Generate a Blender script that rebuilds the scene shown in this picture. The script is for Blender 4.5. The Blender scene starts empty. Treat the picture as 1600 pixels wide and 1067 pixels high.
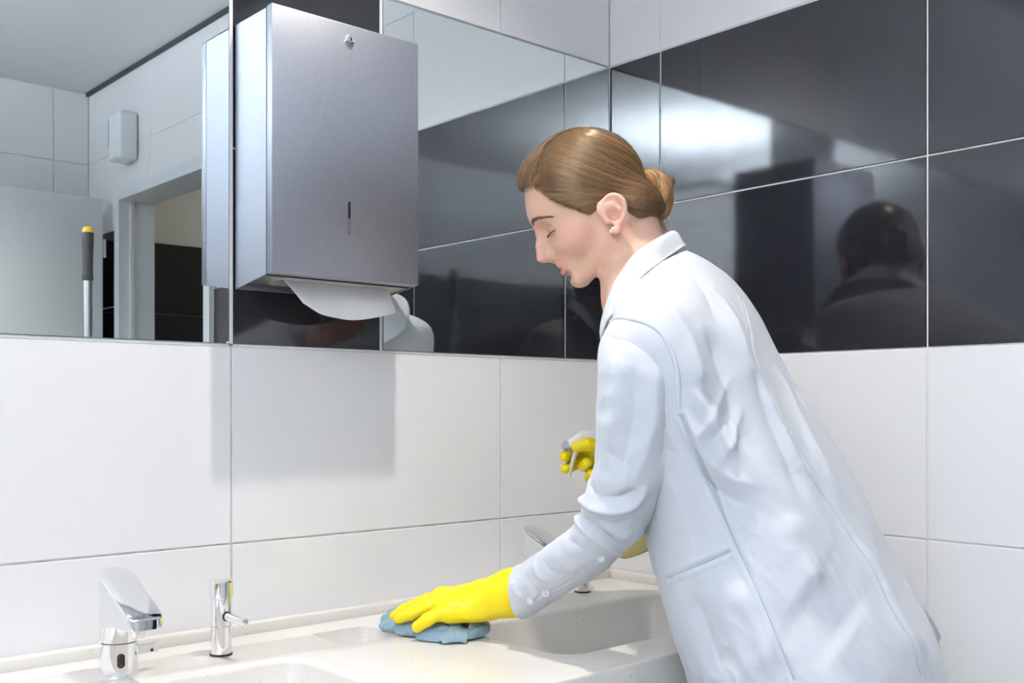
import bpy, bmesh, math, random
import numpy as np
from mathutils import Vector, Matrix

scene = bpy.context.scene
COL = scene.collection
MB = 1.29            # height of the mirror's lower edge above the floor
CEIL = MB + 1.194

# ---------------------------------------------------------------- camera
cam_data = bpy.data.cameras.new('camera')
cam = bpy.data.objects.new('camera', cam_data)
COL.objects.link(cam)
cam.location = (-1.5782, -1.4746, MB - 0.093)
cam.rotation_euler = (math.pi / 2, 0, -0.7271)
cam_data.sensor_width = 36.0
cam_data.lens = 37.04
cam_data.shift_y = 0.0641
cam_data.clip_start = 0.05
cam_data.dof.use_dof = True
cam_data.dof.focus_distance = 1.52
cam_data.dof.aperture_fstop = 14.0
scene.camera = cam

# ---------------------------------------------------------------- view, world, light
scene.view_settings.view_transform = 'Standard'
scene.view_settings.look = 'None'
scene.view_settings.gamma = 1.0
scene.view_settings.use_curve_mapping = False
scene.view_settings.exposure = 0.82
scene.cycles.max_bounces = 9
scene.cycles.glossy_bounces = 6
scene.cycles.diffuse_bounces = 3
scene.cycles.transmission_bounces = 8
scene.cycles.sample_clamp_indirect = 6.0
scene.cycles.blur_glossy = 0.3
scene.cycles.use_adaptive_sampling = True
scene.cycles.adaptive_threshold = 0.04

world = bpy.data.worlds.new('world')
world.use_nodes = True
world.node_tree.nodes['Background'].inputs[0].default_value = (0.75, 0.83, 1.0, 1)
world.node_tree.nodes['Background'].inputs[1].default_value = 0.3
scene.world = world

SPOT_POWER = 32.0
SPOT_COLOR = (1.0, 0.92, 0.82)
FILL_PANEL_STRENGTH = 2.5
FILL_PANEL_UP_STRENGTH = 54.0
FILL_WINDOW_STRENGTH = 1.6
FILL_PANEL_COLOR = (0.845, 0.912, 1.0)

# ---------------------------------------------------------------- helpers
def link(o, parent=None):
    COL.objects.link(o)
    if parent is not None:
        o.parent = parent
    return o

def tag(o, label=None, cat=None, group=None, kind=None):
    if label: o['label'] = label
    if cat: o['category'] = cat
    if group: o['group'] = group
    if kind: o['kind'] = kind
    return o

def empty(name, loc=(0, 0, 0)):
    o = bpy.data.objects.new(name, None)
    o.empty_display_size = 0.05
    o.location = loc
    return link(o)

def settle(o):
    """make a child's world position equal to the coordinates its mesh was written in"""
    if o.parent is not None:
        p = o.parent
        loc = Vector(p.location)
        while p.parent is not None:
            p = p.parent
            loc += Vector(p.location)
        o.location = -loc
    return o

def from_bm(name, bm, mat, parent=None, smooth=None):
    me = bpy.data.meshes.new(name)
    bm.normal_update()
    bm.to_mesh(me)
    bm.free()
    return from_me(name, me, mat, parent, smooth)

def from_me(name, me, mat, parent=None, smooth=None):
    if mat is not None:
        for m in (mat if isinstance(mat, (list, tuple)) else [mat]):
            me.materials.append(m)
    if smooth is not None:
        if smooth >= 180:
            me.shade_smooth()
        else:
            me.shade_smooth()
            me.set_sharp_from_angle(angle=math.radians(smooth))
    o = bpy.data.objects.new(name, me)
    link(o, parent)
    if parent is not None:
        settle(o)
    return o

def from_vf(name, V, F, mat, parent=None, smooth=180):
    me = bpy.data.meshes.new(name)
    V = np.asarray(V, dtype=np.float64)
    me.from_pydata([tuple(v) for v in V], [], [tuple(int(i) for i in f) for f in F])
    me.update()
    return from_me(name, me, mat, parent, smooth)

def fast_mesh(name, V, Q):
    """all-quad mesh from numpy arrays"""
    me = bpy.data.meshes.new(name)
    n, m = len(V), len(Q)
    me.vertices.add(n)
    me.vertices.foreach_set('co', np.asarray(V, np.float32).ravel())
    me.loops.add(4 * m)
    me.loops.foreach_set('vertex_index', np.asarray(Q, np.int32).ravel())
    me.polygons.add(m)
    me.polygons.foreach_set('loop_start', np.arange(0, 4 * m, 4, dtype=np.int32))
    me.update(calc_edges=True)
    me.validate()
    return me

def bm_box(bm, lo, hi, mat4=None):
    r = bmesh.ops.create_cube(bm, size=1.0)
    c = [(a + b) / 2 for a, b in zip(lo, hi)]
    s = [abs(b - a) for a, b in zip(lo, hi)]
    M = Matrix.Translation(c) @ Matrix.Diagonal((s[0], s[1], s[2], 1))
    if mat4 is not None:
        M = mat4 @ M
    bmesh.ops.transform(bm, matrix=M, verts=r['verts'])
    return r['verts']

def box(name, lo, hi, mat, parent=None, bevel=0.0, seg=2):
    bm = bmesh.new()
    bm_box(bm, lo, hi)
    if bevel > 0:
        bmesh.ops.bevel(bm, geom=bm.edges[:], offset=bevel, segments=seg, profile=0.5, affect='EDGES')
    return from_bm(name, bm, mat, parent, 40 if bevel > 0 else None)

def lathe(bm, profile, origin, axis=(0, 0, 1), seg=40, closed=False):
    """profile: list of (radius, height) along axis"""
    a = Vector(axis).normalized()
    t = Vector((1, 0, 0)) if abs(a.x) < 0.9 else Vector((0, 1, 0))
    e1 = a.cross(t).normalized()
    e2 = a.cross(e1)
    O = Vector(origin)
    rings = []
    for (r, h) in profile:
        if r < 1e-6:
            rings.append([bm.verts.new(O + a * h)])
        else:
            rings.append([bm.verts.new(O + a * h + (e1 * math.cos(2 * math.pi * k / seg) + e2 * math.sin(2 * math.pi * k / seg)) * r) for k in range(seg)])
    for A, B in zip(rings, rings[1:]):
        for k in range(seg):
            k2 = (k + 1) % seg
            if len(A) == 1 and len(B) == 1:
                continue
            if len(A) == 1:
                bm.faces.new((A[0], B[k], B[k2]))
            elif len(B) == 1:
                bm.faces.new((A[k], B[0], A[k2]))
            else:
                bm.faces.new((A[k], B[k], B[k2], A[k2]))
    bmesh.ops.recalc_face_normals(bm, faces=bm.faces[:])

def lathe_obj(name, profile, origin, mat, parent=None, axis=(0, 0, 1), seg=40, smooth=35):
    bm = bmesh.new()
    lathe(bm, profile, origin, axis, seg)
    return from_bm(name, bm, mat, parent, smooth)

def tube_arrays(P, rad, seg=8, cap=True, flat=1.0, up=None):
    """verts / faces of a tube through points P with radii rad"""
    P = np.asarray(P, float)
    n = len(P)
    rad = np.broadcast_to(np.asarray(rad, float), (n,))
    T = np.gradient(P, axis=0)
    T /= np.linalg.norm(T, axis=1)[:, None] + 1e-12
    ref = np.array(up if up is not None else (0.13, 0.21, 0.97), float)
    N = np.zeros_like(P)
    v = ref - T[0] * (ref @ T[0])
    N[0] = v / np.linalg.norm(v)
    for i in range(1, n):
        v = N[i - 1] - T[i] * (N[i - 1] @ T[i])
        N[i] = v / (np.linalg.norm(v) + 1e-12)
    B = np.cross(T, N)
    ang = np.linspace(0, 2 * np.pi, seg, endpoint=False)
    V = (P[:, None, :] + rad[:, None, None] * (np.cos(ang)[None, :, None] * N[:, None, :] * flat + np.sin(ang)[None, :, None] * B[:, None, :])).reshape(-1, 3)
    F = []
    for i in range(n - 1):
        for k in range(seg):
            k2 = (k + 1) % seg
            F.append((i * seg + k, i * seg + k2, (i + 1) * seg + k2, (i + 1) * seg + k))
    if cap:
        F.append(tuple(range(seg - 1, -1, -1)))
        F.append(tuple((n - 1) * seg + k for k in range(seg)))
    return V, F

def tube(name, P, rad, mat, parent=None, seg=8, flat=1.0, up=None):
    V, F = tube_arrays(P, rad, seg, True, flat, up)
    return from_vf(name, V, F, mat, parent, 50)

def spline(P, n):
    """Catmull-Rom through points P (k,d) resampled at n"""
    P = np.asarray(P, float)
    k = len(P)
    t = np.linspace(0, k - 1, n)
    i = np.clip(t.astype(int), 0, k - 2)
    f = (t - i)[:, None]
    g = lambda j: P[np.clip(j, 0, k - 1)]
    a, b, c, d = g(i - 1), g(i), g(i + 1), g(i + 2)
    return 0.5 * ((2 * b) + (-a + c) * f + (2 * a - 5 * b + 4 * c - d) * f ** 2 + (-a + 3 * b - 3 * c + d) * f ** 3)

# ---- signed distance modelling (arrays of points (N,3)) ------------------
def sd_ell(p, c, r, M=None):
    q = p - np.asarray(c)
    if M is not None:
        q = q @ np.asarray(M).T
    r = np.asarray(r)
    k0 = np.linalg.norm(q / r, axis=-1)
    k1 = np.linalg.norm(q / (r * r), axis=-1)
    return k0 * (k0 - 1.0) / np.maximum(k1, 1e-9)

def sd_cone(p, a, b, ra, rb):
    """capsule whose radius runs from ra to rb"""
    a = np.asarray(a, float); b = np.asarray(b, float)
    ba = b - a
    h = np.clip(((p - a) @ ba) / (ba @ ba + 1e-12), 0, 1)
    return np.linalg.norm(p - a - h[..., None] * ba, axis=-1) - (ra + (rb - ra) * h)

def sd_chain(p, pts, rad, k=0.004):
    d = None
    for i in range(len(pts) - 1):
        e = sd_cone(p, pts[i], pts[i + 1], rad[i], rad[i + 1])
        d = e if d is None else smin(d, e, k)
    return d

def smin(a, b, k):
    h = np.clip(0.5 + 0.5 * (b - a) / k, 0, 1)
    return b + (a - b) * h - k * h * (1 - h)

def smax(a, b, k):
    return -smin(-a, -b, k)

def surface_nets(fn, lo, hi, step):
    """numpy naive surface nets; returns verts, quads"""
    lo = np.asarray(lo, float); hi = np.asarray(hi, float)
    n = np.ceil((hi - lo) / step).astype(int) + 1
    ax = [lo[i] + step * np.arange(n[i]) for i in range(3)]
    D = np.full(tuple(n), 1.0, np.float32)
    bs = 6
    nb = [int(math.ceil(v / bs)) for v in n]
    cen = [lo[i] + step * (np.arange(nb[i]) * bs + (bs - 1) / 2) for i in range(3)]
    G = np.stack(np.meshgrid(*cen, indexing='ij'), -1).reshape(-1, 3)
    dc = np.concatenate([fn(G[s:s + 100000]) for s in range(0, len(G), 100000)])
    B3 = np.stack(np.meshgrid(*[np.arange(v) for v in nb], indexing='ij'), -1).reshape(-1, 3)
    r = np.arange(bs)
    off = np.stack(np.meshgrid(r, r, r, indexing='ij'), -1).reshape(-1, 3)
    far_in = B3[dc < -9.0 * step]
    for s in range(0, len(far_in), 2000):
        J = np.minimum((far_in[s:s + 2000, None, :] * bs + off[None]).reshape(-1, 3), n - 1)
        D[J[:, 0], J[:, 1], J[:, 2]] = -1.0
    near = B3[np.abs(dc) <= 9.0 * step]
    for s in range(0, len(near), 800):
        J = (near[s:s + 800, None, :] * bs + off[None]).reshape(-1, 3)
        J = J[(J < n).all(1)]
        D[J[:, 0], J[:, 1], J[:, 2]] = fn(lo + J * step)
    inside = D < 0
    c = n - 1
    cnt = np.zeros(tuple(c), np.int8)
    for i in (0, 1):
        for j in (0, 1):
            for k in (0, 1):
                cnt += inside[i:i + c[0], j:j + c[1], k:k + c[2]]
    act = (cnt > 0) & (cnt < 8)
    idx = -np.ones(tuple(c), np.int64)
    I = np.argwhere(act)
    idx[act] = np.arange(len(I))
    acc = np.zeros((len(I), 3)); num = np.zeros(len(I))
    corners = [(i, j, k) for i in (0, 1) for j in (0, 1) for k in (0, 1)]
    for a in corners:
        for d in range(3):
            if a[d] == 0:
                b = list(a); b[d] = 1
                va = D[I[:, 0] + a[0], I[:, 1] + a[1], I[:, 2] + a[2]].astype(float)
                vb = D[I[:, 0] + b[0], I[:, 1] + b[1], I[:, 2] + b[2]].astype(float)
                cr = (va < 0) != (vb < 0)
                t = np.where(cr, va / np.where(cr, va - vb, 1), 0)
                pos = np.array(a, float)[None, :].repeat(len(I), 0)
                pos[:, d] += t
                acc[cr] += pos[cr]; num[cr] += 1
    V = lo + (I + acc / num[:, None]) * step
    Q = []
    for d in range(3):
        o1, o2 = [e for e in range(3) if e != d]
        sl = [slice(None)] * 3
        sl[d] = slice(0, n[d] - 1)
        A = inside[tuple(sl)]
        sl[d] = slice(1, n[d])
        Bm = inside[tuple(sl)]
        ed = np.argwhere(A != Bm)
        ok = (ed[:, o1] > 0) & (ed[:, o2] > 0) & (ed[:, o1] < c[o1]) & (ed[:, o2] < c[o2])
        ed = ed[ok]
        fl = A[tuple(ed.T)]
        def at(p, q):
            e = ed.copy(); e[:, o1] -= p; e[:, o2] -= q
            return idx[e[:, 0], e[:, 1], e[:, 2]]
        q = np.stack([at(0, 0), at(1, 0), at(1, 1), at(0, 1)], 1)
        if d == 1:
            fl = ~fl
        q[~fl] = q[~fl][:, ::-1]
        Q.append(q)
    Q = np.concatenate(Q)
    Q = Q[(Q >= 0).all(1)]
    return V, Q

def relax(V, Q, it=2, lam=0.5):
    """Laplacian smoothing on a quad mesh"""
    E = np.concatenate([Q[:, [0, 1]], Q[:, [1, 2]], Q[:, [2, 3]], Q[:, [3, 0]]])
    E = np.concatenate([E, E[:, ::-1]])
    deg = np.bincount(E[:, 0], minlength=len(V)).astype(float)
    for _ in range(it):
        S = np.stack([np.bincount(E[:, 0], weights=V[E[:, 1], k], minlength=len(V)) for k in range(3)], 1)
        V = V + lam * (S / np.maximum(deg, 1)[:, None] - V)
    return V

def vnormals(V, Q):
    nf = np.cross(V[Q[:, 2]] - V[Q[:, 0]], V[Q[:, 3]] - V[Q[:, 1]])
    N = np.zeros_like(V)
    for k in range(4):
        for d in range(3):
            N[:, d] += np.bincount(Q[:, k], weights=nf[:, d], minlength=len(V))
    return N / (np.linalg.norm(N, axis=1)[:, None] + 1e-12)

def vnoise(p, freq, seed=0):
    """smooth value noise in [-1,1]"""
    q = np.asarray(p, float) * freq + seed * 17.31
    i = np.floor(q).astype(np.int64); f = q - i
    f = f * f * (3 - 2 * f)
    def h(x, y, z):
        v = (x * 374761393 + y * 668265263 + z * 2147483647 + seed * 1274126177) & 0xFFFFFFFF
        v = ((v ^ (v >> 13)) * 1274126177) & 0xFFFFFFFF
        return ((v ^ (v >> 16)) & 0xFFFF) / 32767.5 - 1.0
    r = 0
    for a in (0, 1):
        for b in (0, 1):
            for c in (0, 1):
                w = (f[:, 0] if a else 1 - f[:, 0]) * (f[:, 1] if b else 1 - f[:, 1]) * (f[:, 2] if c else 1 - f[:, 2])
                r = r + w * h(i[:, 0] + a, i[:, 1] + b, i[:, 2] + c)
    return r

# ---- materials -------------------------------------------------------------
def mat(name, color=(0.8, 0.8, 0.8), rough=0.5, metal=0.0, **kw):
    m = bpy.data.materials.new(name)
    m.use_nodes = True
    b = m.node_tree.nodes['Principled BSDF']
    b.inputs['Base Color'].default_value = (*color, 1)
    b.inputs['Roughness'].default_value = rough
    b.inputs['Metallic'].default_value = metal
    for k, v in kw.items():
        b.inputs[k.replace('_', ' ')].default_value = v
    return m

def nd(m, kind, **kw):
    n = m.node_tree.nodes.new(kind)
    for k, v in kw.items():
        setattr(n, k, v)
    return n

def wire(m, a, b):
    m.node_tree.links.new(a, b)

def bsdf(m):
    return m.node_tree.nodes['Principled BSDF']

def add_noise_bump(m, scale=(50, 50, 50), strength=0.1, dist=0.001, detail=3.0, obj_coord=True):
    tc = nd(m, 'ShaderNodeTexCoord'); mp = nd(m, 'ShaderNodeMapping'); nz = nd(m, 'ShaderNodeTexNoise'); bp = nd(m, 'ShaderNodeBump')
    mp.inputs['Scale'].default_value = scale
    nz.inputs['Scale'].default_value = 1.0
    nz.inputs['Detail'].default_value = detail
    bp.inputs['Strength'].default_value = strength
    bp.inputs['Distance'].default_value = dist
    wire(m, tc.outputs['Object'], mp.inputs['Vector']); wire(m, mp.outputs[0], nz.inputs['Vector'])
    wire(m, nz.outputs[0], bp.inputs['Height']); wire(m, bp.outputs[0], bsdf(m).inputs['Normal'])
    return nz

def color_mix(m, fac_socket, c1, c2, lo=0.4, hi=0.6, sock='Base Color'):
    r = nd(m, 'ShaderNodeValToRGB')
    r.color_ramp.elements[0].position = lo; r.color_ramp.elements[0].color = (*c1, 1)
    r.color_ramp.elements[1].position = hi; r.color_ramp.elements[1].color = (*c2, 1)
    wire(m, fac_socket, r.inputs[0])
    wire(m, r.outputs[0], bsdf(m).inputs[sock])
    return r

M = {}
M['white_tile'] = mat('white_glazed_tile', (0.868, 0.87, 0.885), 0.07, IOR=1.5)
add_noise_bump(M['white_tile'], (9, 9, 9), 0.05, 0.004, 1.0)
M['black_tile'] = mat('black_glazed_tile', (0.013, 0.0135, 0.017), 0.07, IOR=1.58)
add_noise_bump(M['black_tile'], (7, 7, 7), 0.05, 0.003, 1.0)
M['grout'] = mat('light_grout', (0.60, 0.60, 0.60), 0.9)
nz = add_noise_bump(M['grout'], (30, 30, 30), 0.3, 0.001, 4.0)
color_mix(M['grout'], nz.outputs[0], (0.50, 0.47, 0.43), (0.68, 0.68, 0.69), 0.3, 0.6)
M['grout_white'] = mat('white_grout', (0.80, 0.80, 0.81), 0.85)
add_noise_bump(M['grout_white'], (30, 30, 30), 0.2, 0.001, 3.0)
M['mirror'] = mat('silvered_mirror', (0.84, 0.885, 0.88), 0.0, 1.0)
M['mirror_edge'] = mat('mirror_glass_edge', (0.10, 0.19, 0.19), 0.2)
M['steel'] = mat('brushed_steel', (0.40, 0.415, 0.46), 0.44, 1.0, Anisotropic=0.5)
nzs = add_noise_bump(M['steel'], (1900, 1900, 110), 0.10, 0.0004, 2.0)
color_mix(M['steel'], nzs.outputs[0], (0.355, 0.37, 0.415), (0.425, 0.44, 0.485), 0.25, 0.75)
M['steel_in'] = mat('steel_underside', (0.52, 0.50, 0.48), 0.4, 1.0)
M['chrome'] = mat('polished_chrome', (0.86, 0.87, 0.89), 0.055, 1.0)
M['dark'] = mat('black_plastic', (0.012, 0.012, 0.014), 0.35)
M['gap'] = mat('dark_gap_shade_and_plinth', (0.05, 0.055, 0.06), 0.6)  # painted shade of the ceiling gap; also the plinth's own dark colour
M['ceiling'] = mat('painted_ceiling', (0.86, 0.875, 0.90), 0.8)
add_noise_bump(M['ceiling'], (60, 60, 60), 0.05, 0.001, 2.0)
M['floor'] = mat('grey_floor_tile', (0.60, 0.61, 0.62), 0.35)
M['stone'] = mat('cast_mineral_worktop', (0.80, 0.775, 0.74), 0.28)
M['paper'] = mat('white_tissue_paper', (0.88, 0.88, 0.88), 0.85)
M['door'] = mat('white_laminate_door', (0.74, 0.75, 0.76), 0.35)
M['frame'] = mat('grey_painted_steel_frame', (0.66, 0.68, 0.70), 0.4)
M['cream'] = mat('cream_painted_wall', (0.64, 0.635, 0.59), 0.8)
M['plastic_white'] = mat('white_plastic', (0.82, 0.85, 0.87), 0.3)
M['plastic_blue'] = mat('blue_plastic', (0.06, 0.12, 0.30), 0.3)
M['rubber'] = mat('grey_rubber_grip', (0.055, 0.057, 0.06), 0.55)
M['yellow_plastic'] = mat('yellow_plastic', (0.80, 0.47, 0.02), 0.4)
M['alu'] = mat('aluminium_tube', (0.72, 0.74, 0.75), 0.3, 1.0)
M['emit_spot'] = mat('lamp_lens', (1, 1, 1), 0.3, Emission_Color=(1.0, 0.92, 0.82, 1), Emission_Strength=8.0)
M['emit_fill_panel_up'] = mat('fill_panel_upper_emitter', (0.9, 0.9, 0.9), 0.5, Emission_Color=(*FILL_PANEL_COLOR, 1), Emission_Strength=FILL_PANEL_UP_STRENGTH)
M['fill_window_glow'] = mat('fill_window_emitter', (0.8, 0.85, 0.9), 0.4, Emission_Color=(0.92, 0.96, 1.0, 1), Emission_Strength=FILL_WINDOW_STRENGTH)
M['emit_fill_panel'] = mat('fill_panel_lower_emitter', (0.9, 0.9, 0.9), 0.5, Emission_Color=(*FILL_PANEL_COLOR, 1), Emission_Strength=FILL_PANEL_STRENGTH)

def speckle(m, dark=(0.42, 0.36, 0.29)):
    tc = nd(m, 'ShaderNodeTexCoord'); v = nd(m, 'ShaderNodeTexVoronoi'); n = nd(m, 'ShaderNodeTexNoise'); mx = nd(m, 'ShaderNodeMath', operation='SUBTRACT')
    v.inputs['Scale'].default_value = 130
    n.inputs['Scale'].default_value = 28
    mul = nd(m, 'ShaderNodeMath', operation='MULTIPLY'); mul.inputs[1].default_value = 0.17
    wire(m, tc.outputs['Object'], v.inputs['Vector']); wire(m, tc.outputs['Object'], n.inputs['Vector'])
    wire(m, n.outputs[0], mul.inputs[0]); wire(m, v.outputs['Distance'], mx.inputs[0]); wire(m, mul.outputs[0], mx.inputs[1])
    base = bsdf(m).inputs['Base Color'].default_value[:3]
    color_mix(m, mx.outputs[0], dark, base, -0.02 + 0.0, 0.035)
speckle(M['stone'])
# ================================================================ the room
def rect_minus(rects, hole):
    out = []
    a0, a1, b0, b1 = hole
    for (x0, x1, z0, z1) in rects:
        if x1 <= a0 + 1e-6 or x0 >= a1 - 1e-6 or z1 <= b0 + 1e-6 or z0 >= b1 - 1e-6:
            out.append((x0, x1, z0, z1)); continue
        if z0 < b0: out.append((x0, x1, z0, b0))
        if z1 > b1: out.append((x0, x1, b1, z1))
        zz0, zz1 = max(z0, b0), min(z1, b1)
        if x0 < a0: out.append((x0, a0, zz0, zz1))
        if x1 > a1: out.append((a1, x1, zz0, zz1))
    return [r for r in out if r[1] - r[0] > 0.012 and r[3] - r[2] > 0.012]

TILE_CACHE = {}
GAP = 0.0015
def tile_mesh(w, h, m):
    key = (round(w, 3), round(h, 3), m.name)
    if key not in TILE_CACHE:
        bm = bmesh.new()
        bm_box(bm, (-w / 2 + GAP, -0.008, -h / 2 + GAP), (w / 2 - GAP, 0.0, h / 2 - GAP))
        top = [e for e in bm.edges if all(abs(v.co.y) < 1e-6 for v in e.verts)]
        bmesh.ops.bevel(bm, geom=top, offset=0.0008, segments=1, affect='EDGES')
        me = bpy.data.meshes.new('tile')
        bm.to_mesh(me); bm.free()
        me.materials.append(m)
        TILE_CACHE[key] = me
    return TILE_CACHE[key]

def put_tile(parent, plane, at, rect, m):
    """plane: ('y', facing) or ('x', facing): tile face at coordinate `at`"""
    a0, a1, z0, z1 = rect
    o = bpy.data.objects.new('tile', tile_mesh(a1 - a0, z1 - z0, m))
    link(o, parent)
    ax, facing = plane
    c, z = (a0 + a1) / 2, (z0 + z1) / 2
    if ax == 'y':
        o.location = (c, at, z)
        o.rotation_euler = (0, 0, 0 if facing > 0 else math.pi)
    else:
        o.location = (at, c, z)
        o.rotation_euler = (0, 0, -math.pi / 2 if facing > 0 else math.pi / 2)
    return o

ROWS = [(MB + 0.3 * k, MB + 0.3 * (k + 1)) for k in range(-4, 4)]
ROWS[-1] = (ROWS[-1][0], CEIL - 0.001)
ROWS = [(0.0, ROWS[0][0])] + ROWS
TW = 0.5415
XL = -3.0       # left end of the room
YD = -2.92      # wall opposite the mirrors

def is_black(z0, z1):
    c = (z0 + z1) / 2
    return MB < c < MB + 0.6

def cols(start, first, end):
    """seam positions running to the negative side"""
    s = [start]
    x = first
    while x > end + 0.02:
        s.append(x); x -= TW
    s.append(end)
    return [(b, a) for a, b in zip(s, s[1:])]

# walls are the grout beds behind the tiles
wall_back = box('wall_back', (XL - 0.05, 0.002, 0), (0.12, 0.12, CEIL), M['grout'])
tag(wall_back, 'white tiled wall carrying the mirrors and the towel dispenser', kind='structure')
mir_l = (-2.46, -0.8393, MB, MB + 0.6)
mir_r = (-0.5598, -0.0035, MB, MB + 0.6)
blk = (-0.8346, -0.5631, MB, MB + 0.6)
for (z0, z1) in ROWS:
    for (x0, x1) in cols(0.0, -0.2932, XL):
        rs = [(x0, x1, z0, z1)]
        if is_black(z0, z1):
            rs = rect_minus(rs, (-2.46, 0.0, MB, MB + 0.6))
        for r in rs:
            put_tile(wall_back, ('y', -1), 0.0, r, M['white_tile'])
for (z0, z1) in ((MB, MB + 0.3), (MB + 0.3, MB + 0.6)):
    put_tile(wall_back, ('y', -1), 0.0, (blk[0], blk[1], z0, z1), M['black_tile'])

for (jx0, jx1) in ((-0.8393, -0.8331), (-0.5646, -0.5598)):
    box('grout_joint', (jx0, -0.0006, MB), (jx1, 0.003, MB + 0.6), M['grout_white'], wall_back)
box('grout_joint', (-2.46, -0.0006, MB - 0.0015), (0.0, 0.003, MB + 0.0025), M['grout_white'], wall_back)
DOOR = (-2.57, -1.84, 0.0, MB + 0.705)     # clear opening in the right wall (y range, z range)
bm = bmesh.new()
T = 0.118
for lo, hi in (((0.002, DOOR[1] + 0.03, 0), (T, 0.002, CEIL)), ((0.002, YD, 0), (T, DOOR[0] - 0.03, CEIL)), ((0.002, DOOR[0] - 0.03, DOOR[3] + 0.03), (T, DOOR[1] + 0.03, CEIL))):
    bm_box(bm, lo, hi)
wall_right = from_bm('wall_right', bm, M['grout_white'])
tag(wall_right, 'side wall of white tiles with a glossy black tile band', kind='structure')
for (z0, z1) in ROWS:
    for (y0, y1) in cols(0.0, -0.1346, YD):
        for r in rect_minus([(y0, y1, z0, z1)], (DOOR[0] - 0.05, DOOR[1] + 0.05, -0.1, DOOR[3] + 0.03)):
            put_tile(wall_right, ('x', -1), 0.0, r, M['black_tile'] if is_black(z0, z1) else M['white_tile'])

wall_front = box('wall_front', (XL, YD - 0.12, 0), (0.12, YD - 0.002, CEIL), M['grout'])
tag(wall_front, 'white tiled wall seen in the mirror behind the open door', kind='structure')
for (z0, z1) in ROWS:
    for (x0, x1) in cols(0.0, -0.14, XL):
        put_tile(wall_front, ('y', 1), YD, (x0, x1, z0, z1), M['black_tile'] if is_black(z0, z1) else M['white_tile'])
wall_left = box('wall_left', (XL - 0.12, YD, 0), (XL - 0.002, 0.0, CEIL), M['grout'])
tag(wall_left, 'white tiled wall at the far end of the counter', kind='structure')
for (z0, z1) in ROWS:
    for (y0, y1) in cols(0.0, -0.14, YD):
        for r in rect_minus([(y0, y1, z0, z1)], (-2.72, -1.84, MB + 0.36, MB + 1.04)):
            put_tile(wall_left, ('x', 1), XL, r, M['white_tile'])

# added glowing window, unseen, giving soft fill light from the far left wall
WY0, WY1, WZ0, WZ1 = -2.72, -1.84, MB + 0.36, MB + 1.04
win1 = empty('fill_window_1', (XL, (WY0 + WY1) / 2, WZ0))
tag(win1, 'added glowing fill-light window in the wall at the end of the counter', kind='structure')
bm = bmesh.new()
for lo, hi in (((XL - 0.01, WY0, WZ0), (XL + 0.02, WY1, WZ0 + 0.04)), ((XL - 0.01, WY0, WZ1 - 0.04), (XL + 0.02, WY1, WZ1)), ((XL - 0.01, WY0, WZ0), (XL + 0.02, WY0 + 0.04, WZ1)), ((XL - 0.01, WY1 - 0.04, WZ0), (XL + 0.02, WY1, WZ1))):
    bm_box(bm, lo, hi)
from_bm('fill_window_frame', bm, M['door'], win1)
box('fill_window_pane', (XL + 0.002, WY0 + 0.03, WZ0 + 0.03), (XL + 0.008, WY1 - 0.03, WZ1 - 0.03), M['fill_window_glow'], win1)

tag(box('floor', (XL - 0.12, YD - 0.12, -0.1), (0.12, 0.12, 0.0), M['floor']), 'grey floor of the washroom', kind='structure')
tag(box('ceiling', (XL - 0.12, YD - 0.12, CEIL), (0.12, 0.12, CEIL + 0.1), M['ceiling']), 'plain pale ceiling of the washroom', kind='structure')
tag(box('gap_shade_strip', (-0.012, YD, CEIL - 0.014), (0.0, 0.0, CEIL), M['gap']), 'dark strip painted as the shade in the gap between side wall and ceiling', kind='structure')  # solid dark strip stands for the shaded recess

# adjoining corridor beyond the doorway
bm = bmesh.new()
bm_box(bm, (T, -2.97, 0), (2.2, -2.85, CEIL))
bm_box(bm, (2.2, -2.97, 0), (2.3, -0.8, CEIL))
bm_box(bm, (T, -0.9, 0), (2.2, -0.8, CEIL))
bm_box(bm, (T, -2.97, CEIL), (2.3, -0.8, CEIL + 0.1))
corr = from_bm('wall_corridor', bm, M['cream'])
tag(corr, 'cream corridor wall with black tiles seen through the doorway', kind='structure')
for z0 in (MB - 1.2, MB - 0.9, MB - 0.6, MB - 0.3, MB, MB + 0.3):
    for k in range(4):
        x0 = T + k * TW
        put_tile(corr, ('y', 1), -2.842, (x0, min(x0 + TW, 2.195), z0, z0 + 0.3), M['black_tile'])
tag(box('floor_corridor', (T, -2.97, -0.1), (2.3, -0.8, 0.0), M['floor']), 'grey corridor floor beyond the doorway', kind='structure')

# door frame (lining + architrave) and open door leaf
bm = bmesh.new()
y0, y1, zt = DOOR[0], DOOR[1], DOOR[3]
w = 0.045
for lo, hi in (((-0.012, y0 - w, 0), (T + 0.012, y0, zt + w)), ((-0.012, y1, 0), (T + 0.012, y1 + w, zt + w)), ((-0.012, y0, zt), (T + 0.012, y1, zt + w))):
    bm_box(bm, lo, hi)
dfr = from_bm('trim_2', bm, M['frame'])
tag(dfr, 'pale grey steel door frame around the open doorway', kind='structure')
box('stop', (0.03, y0, 0), (0.045, y0 + 0.012, zt), M['frame'], dfr)
box('stop', (0.03, y1 - 0.012, 0), (0.045, y1, zt), M['frame'], dfr)
door = empty('door_1', (-0.02, -2.665, 0))
tag(door, 'white door leaf standing open at right angles to the side wall', kind='structure')
box('leaf', (-0.80, -2.685, 0.01), (-0.045, -2.645, zt + 0.01), M['door'], door, 0.002)
for zz in (0.25, 1.0, 1.78):
    lathe_obj('hinge', [(0, 0), (0.006, 0), (0.006, 0.07), (0, 0.07)], (-0.036, -2.652, zz), M['frame'], door, seg=16)
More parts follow.
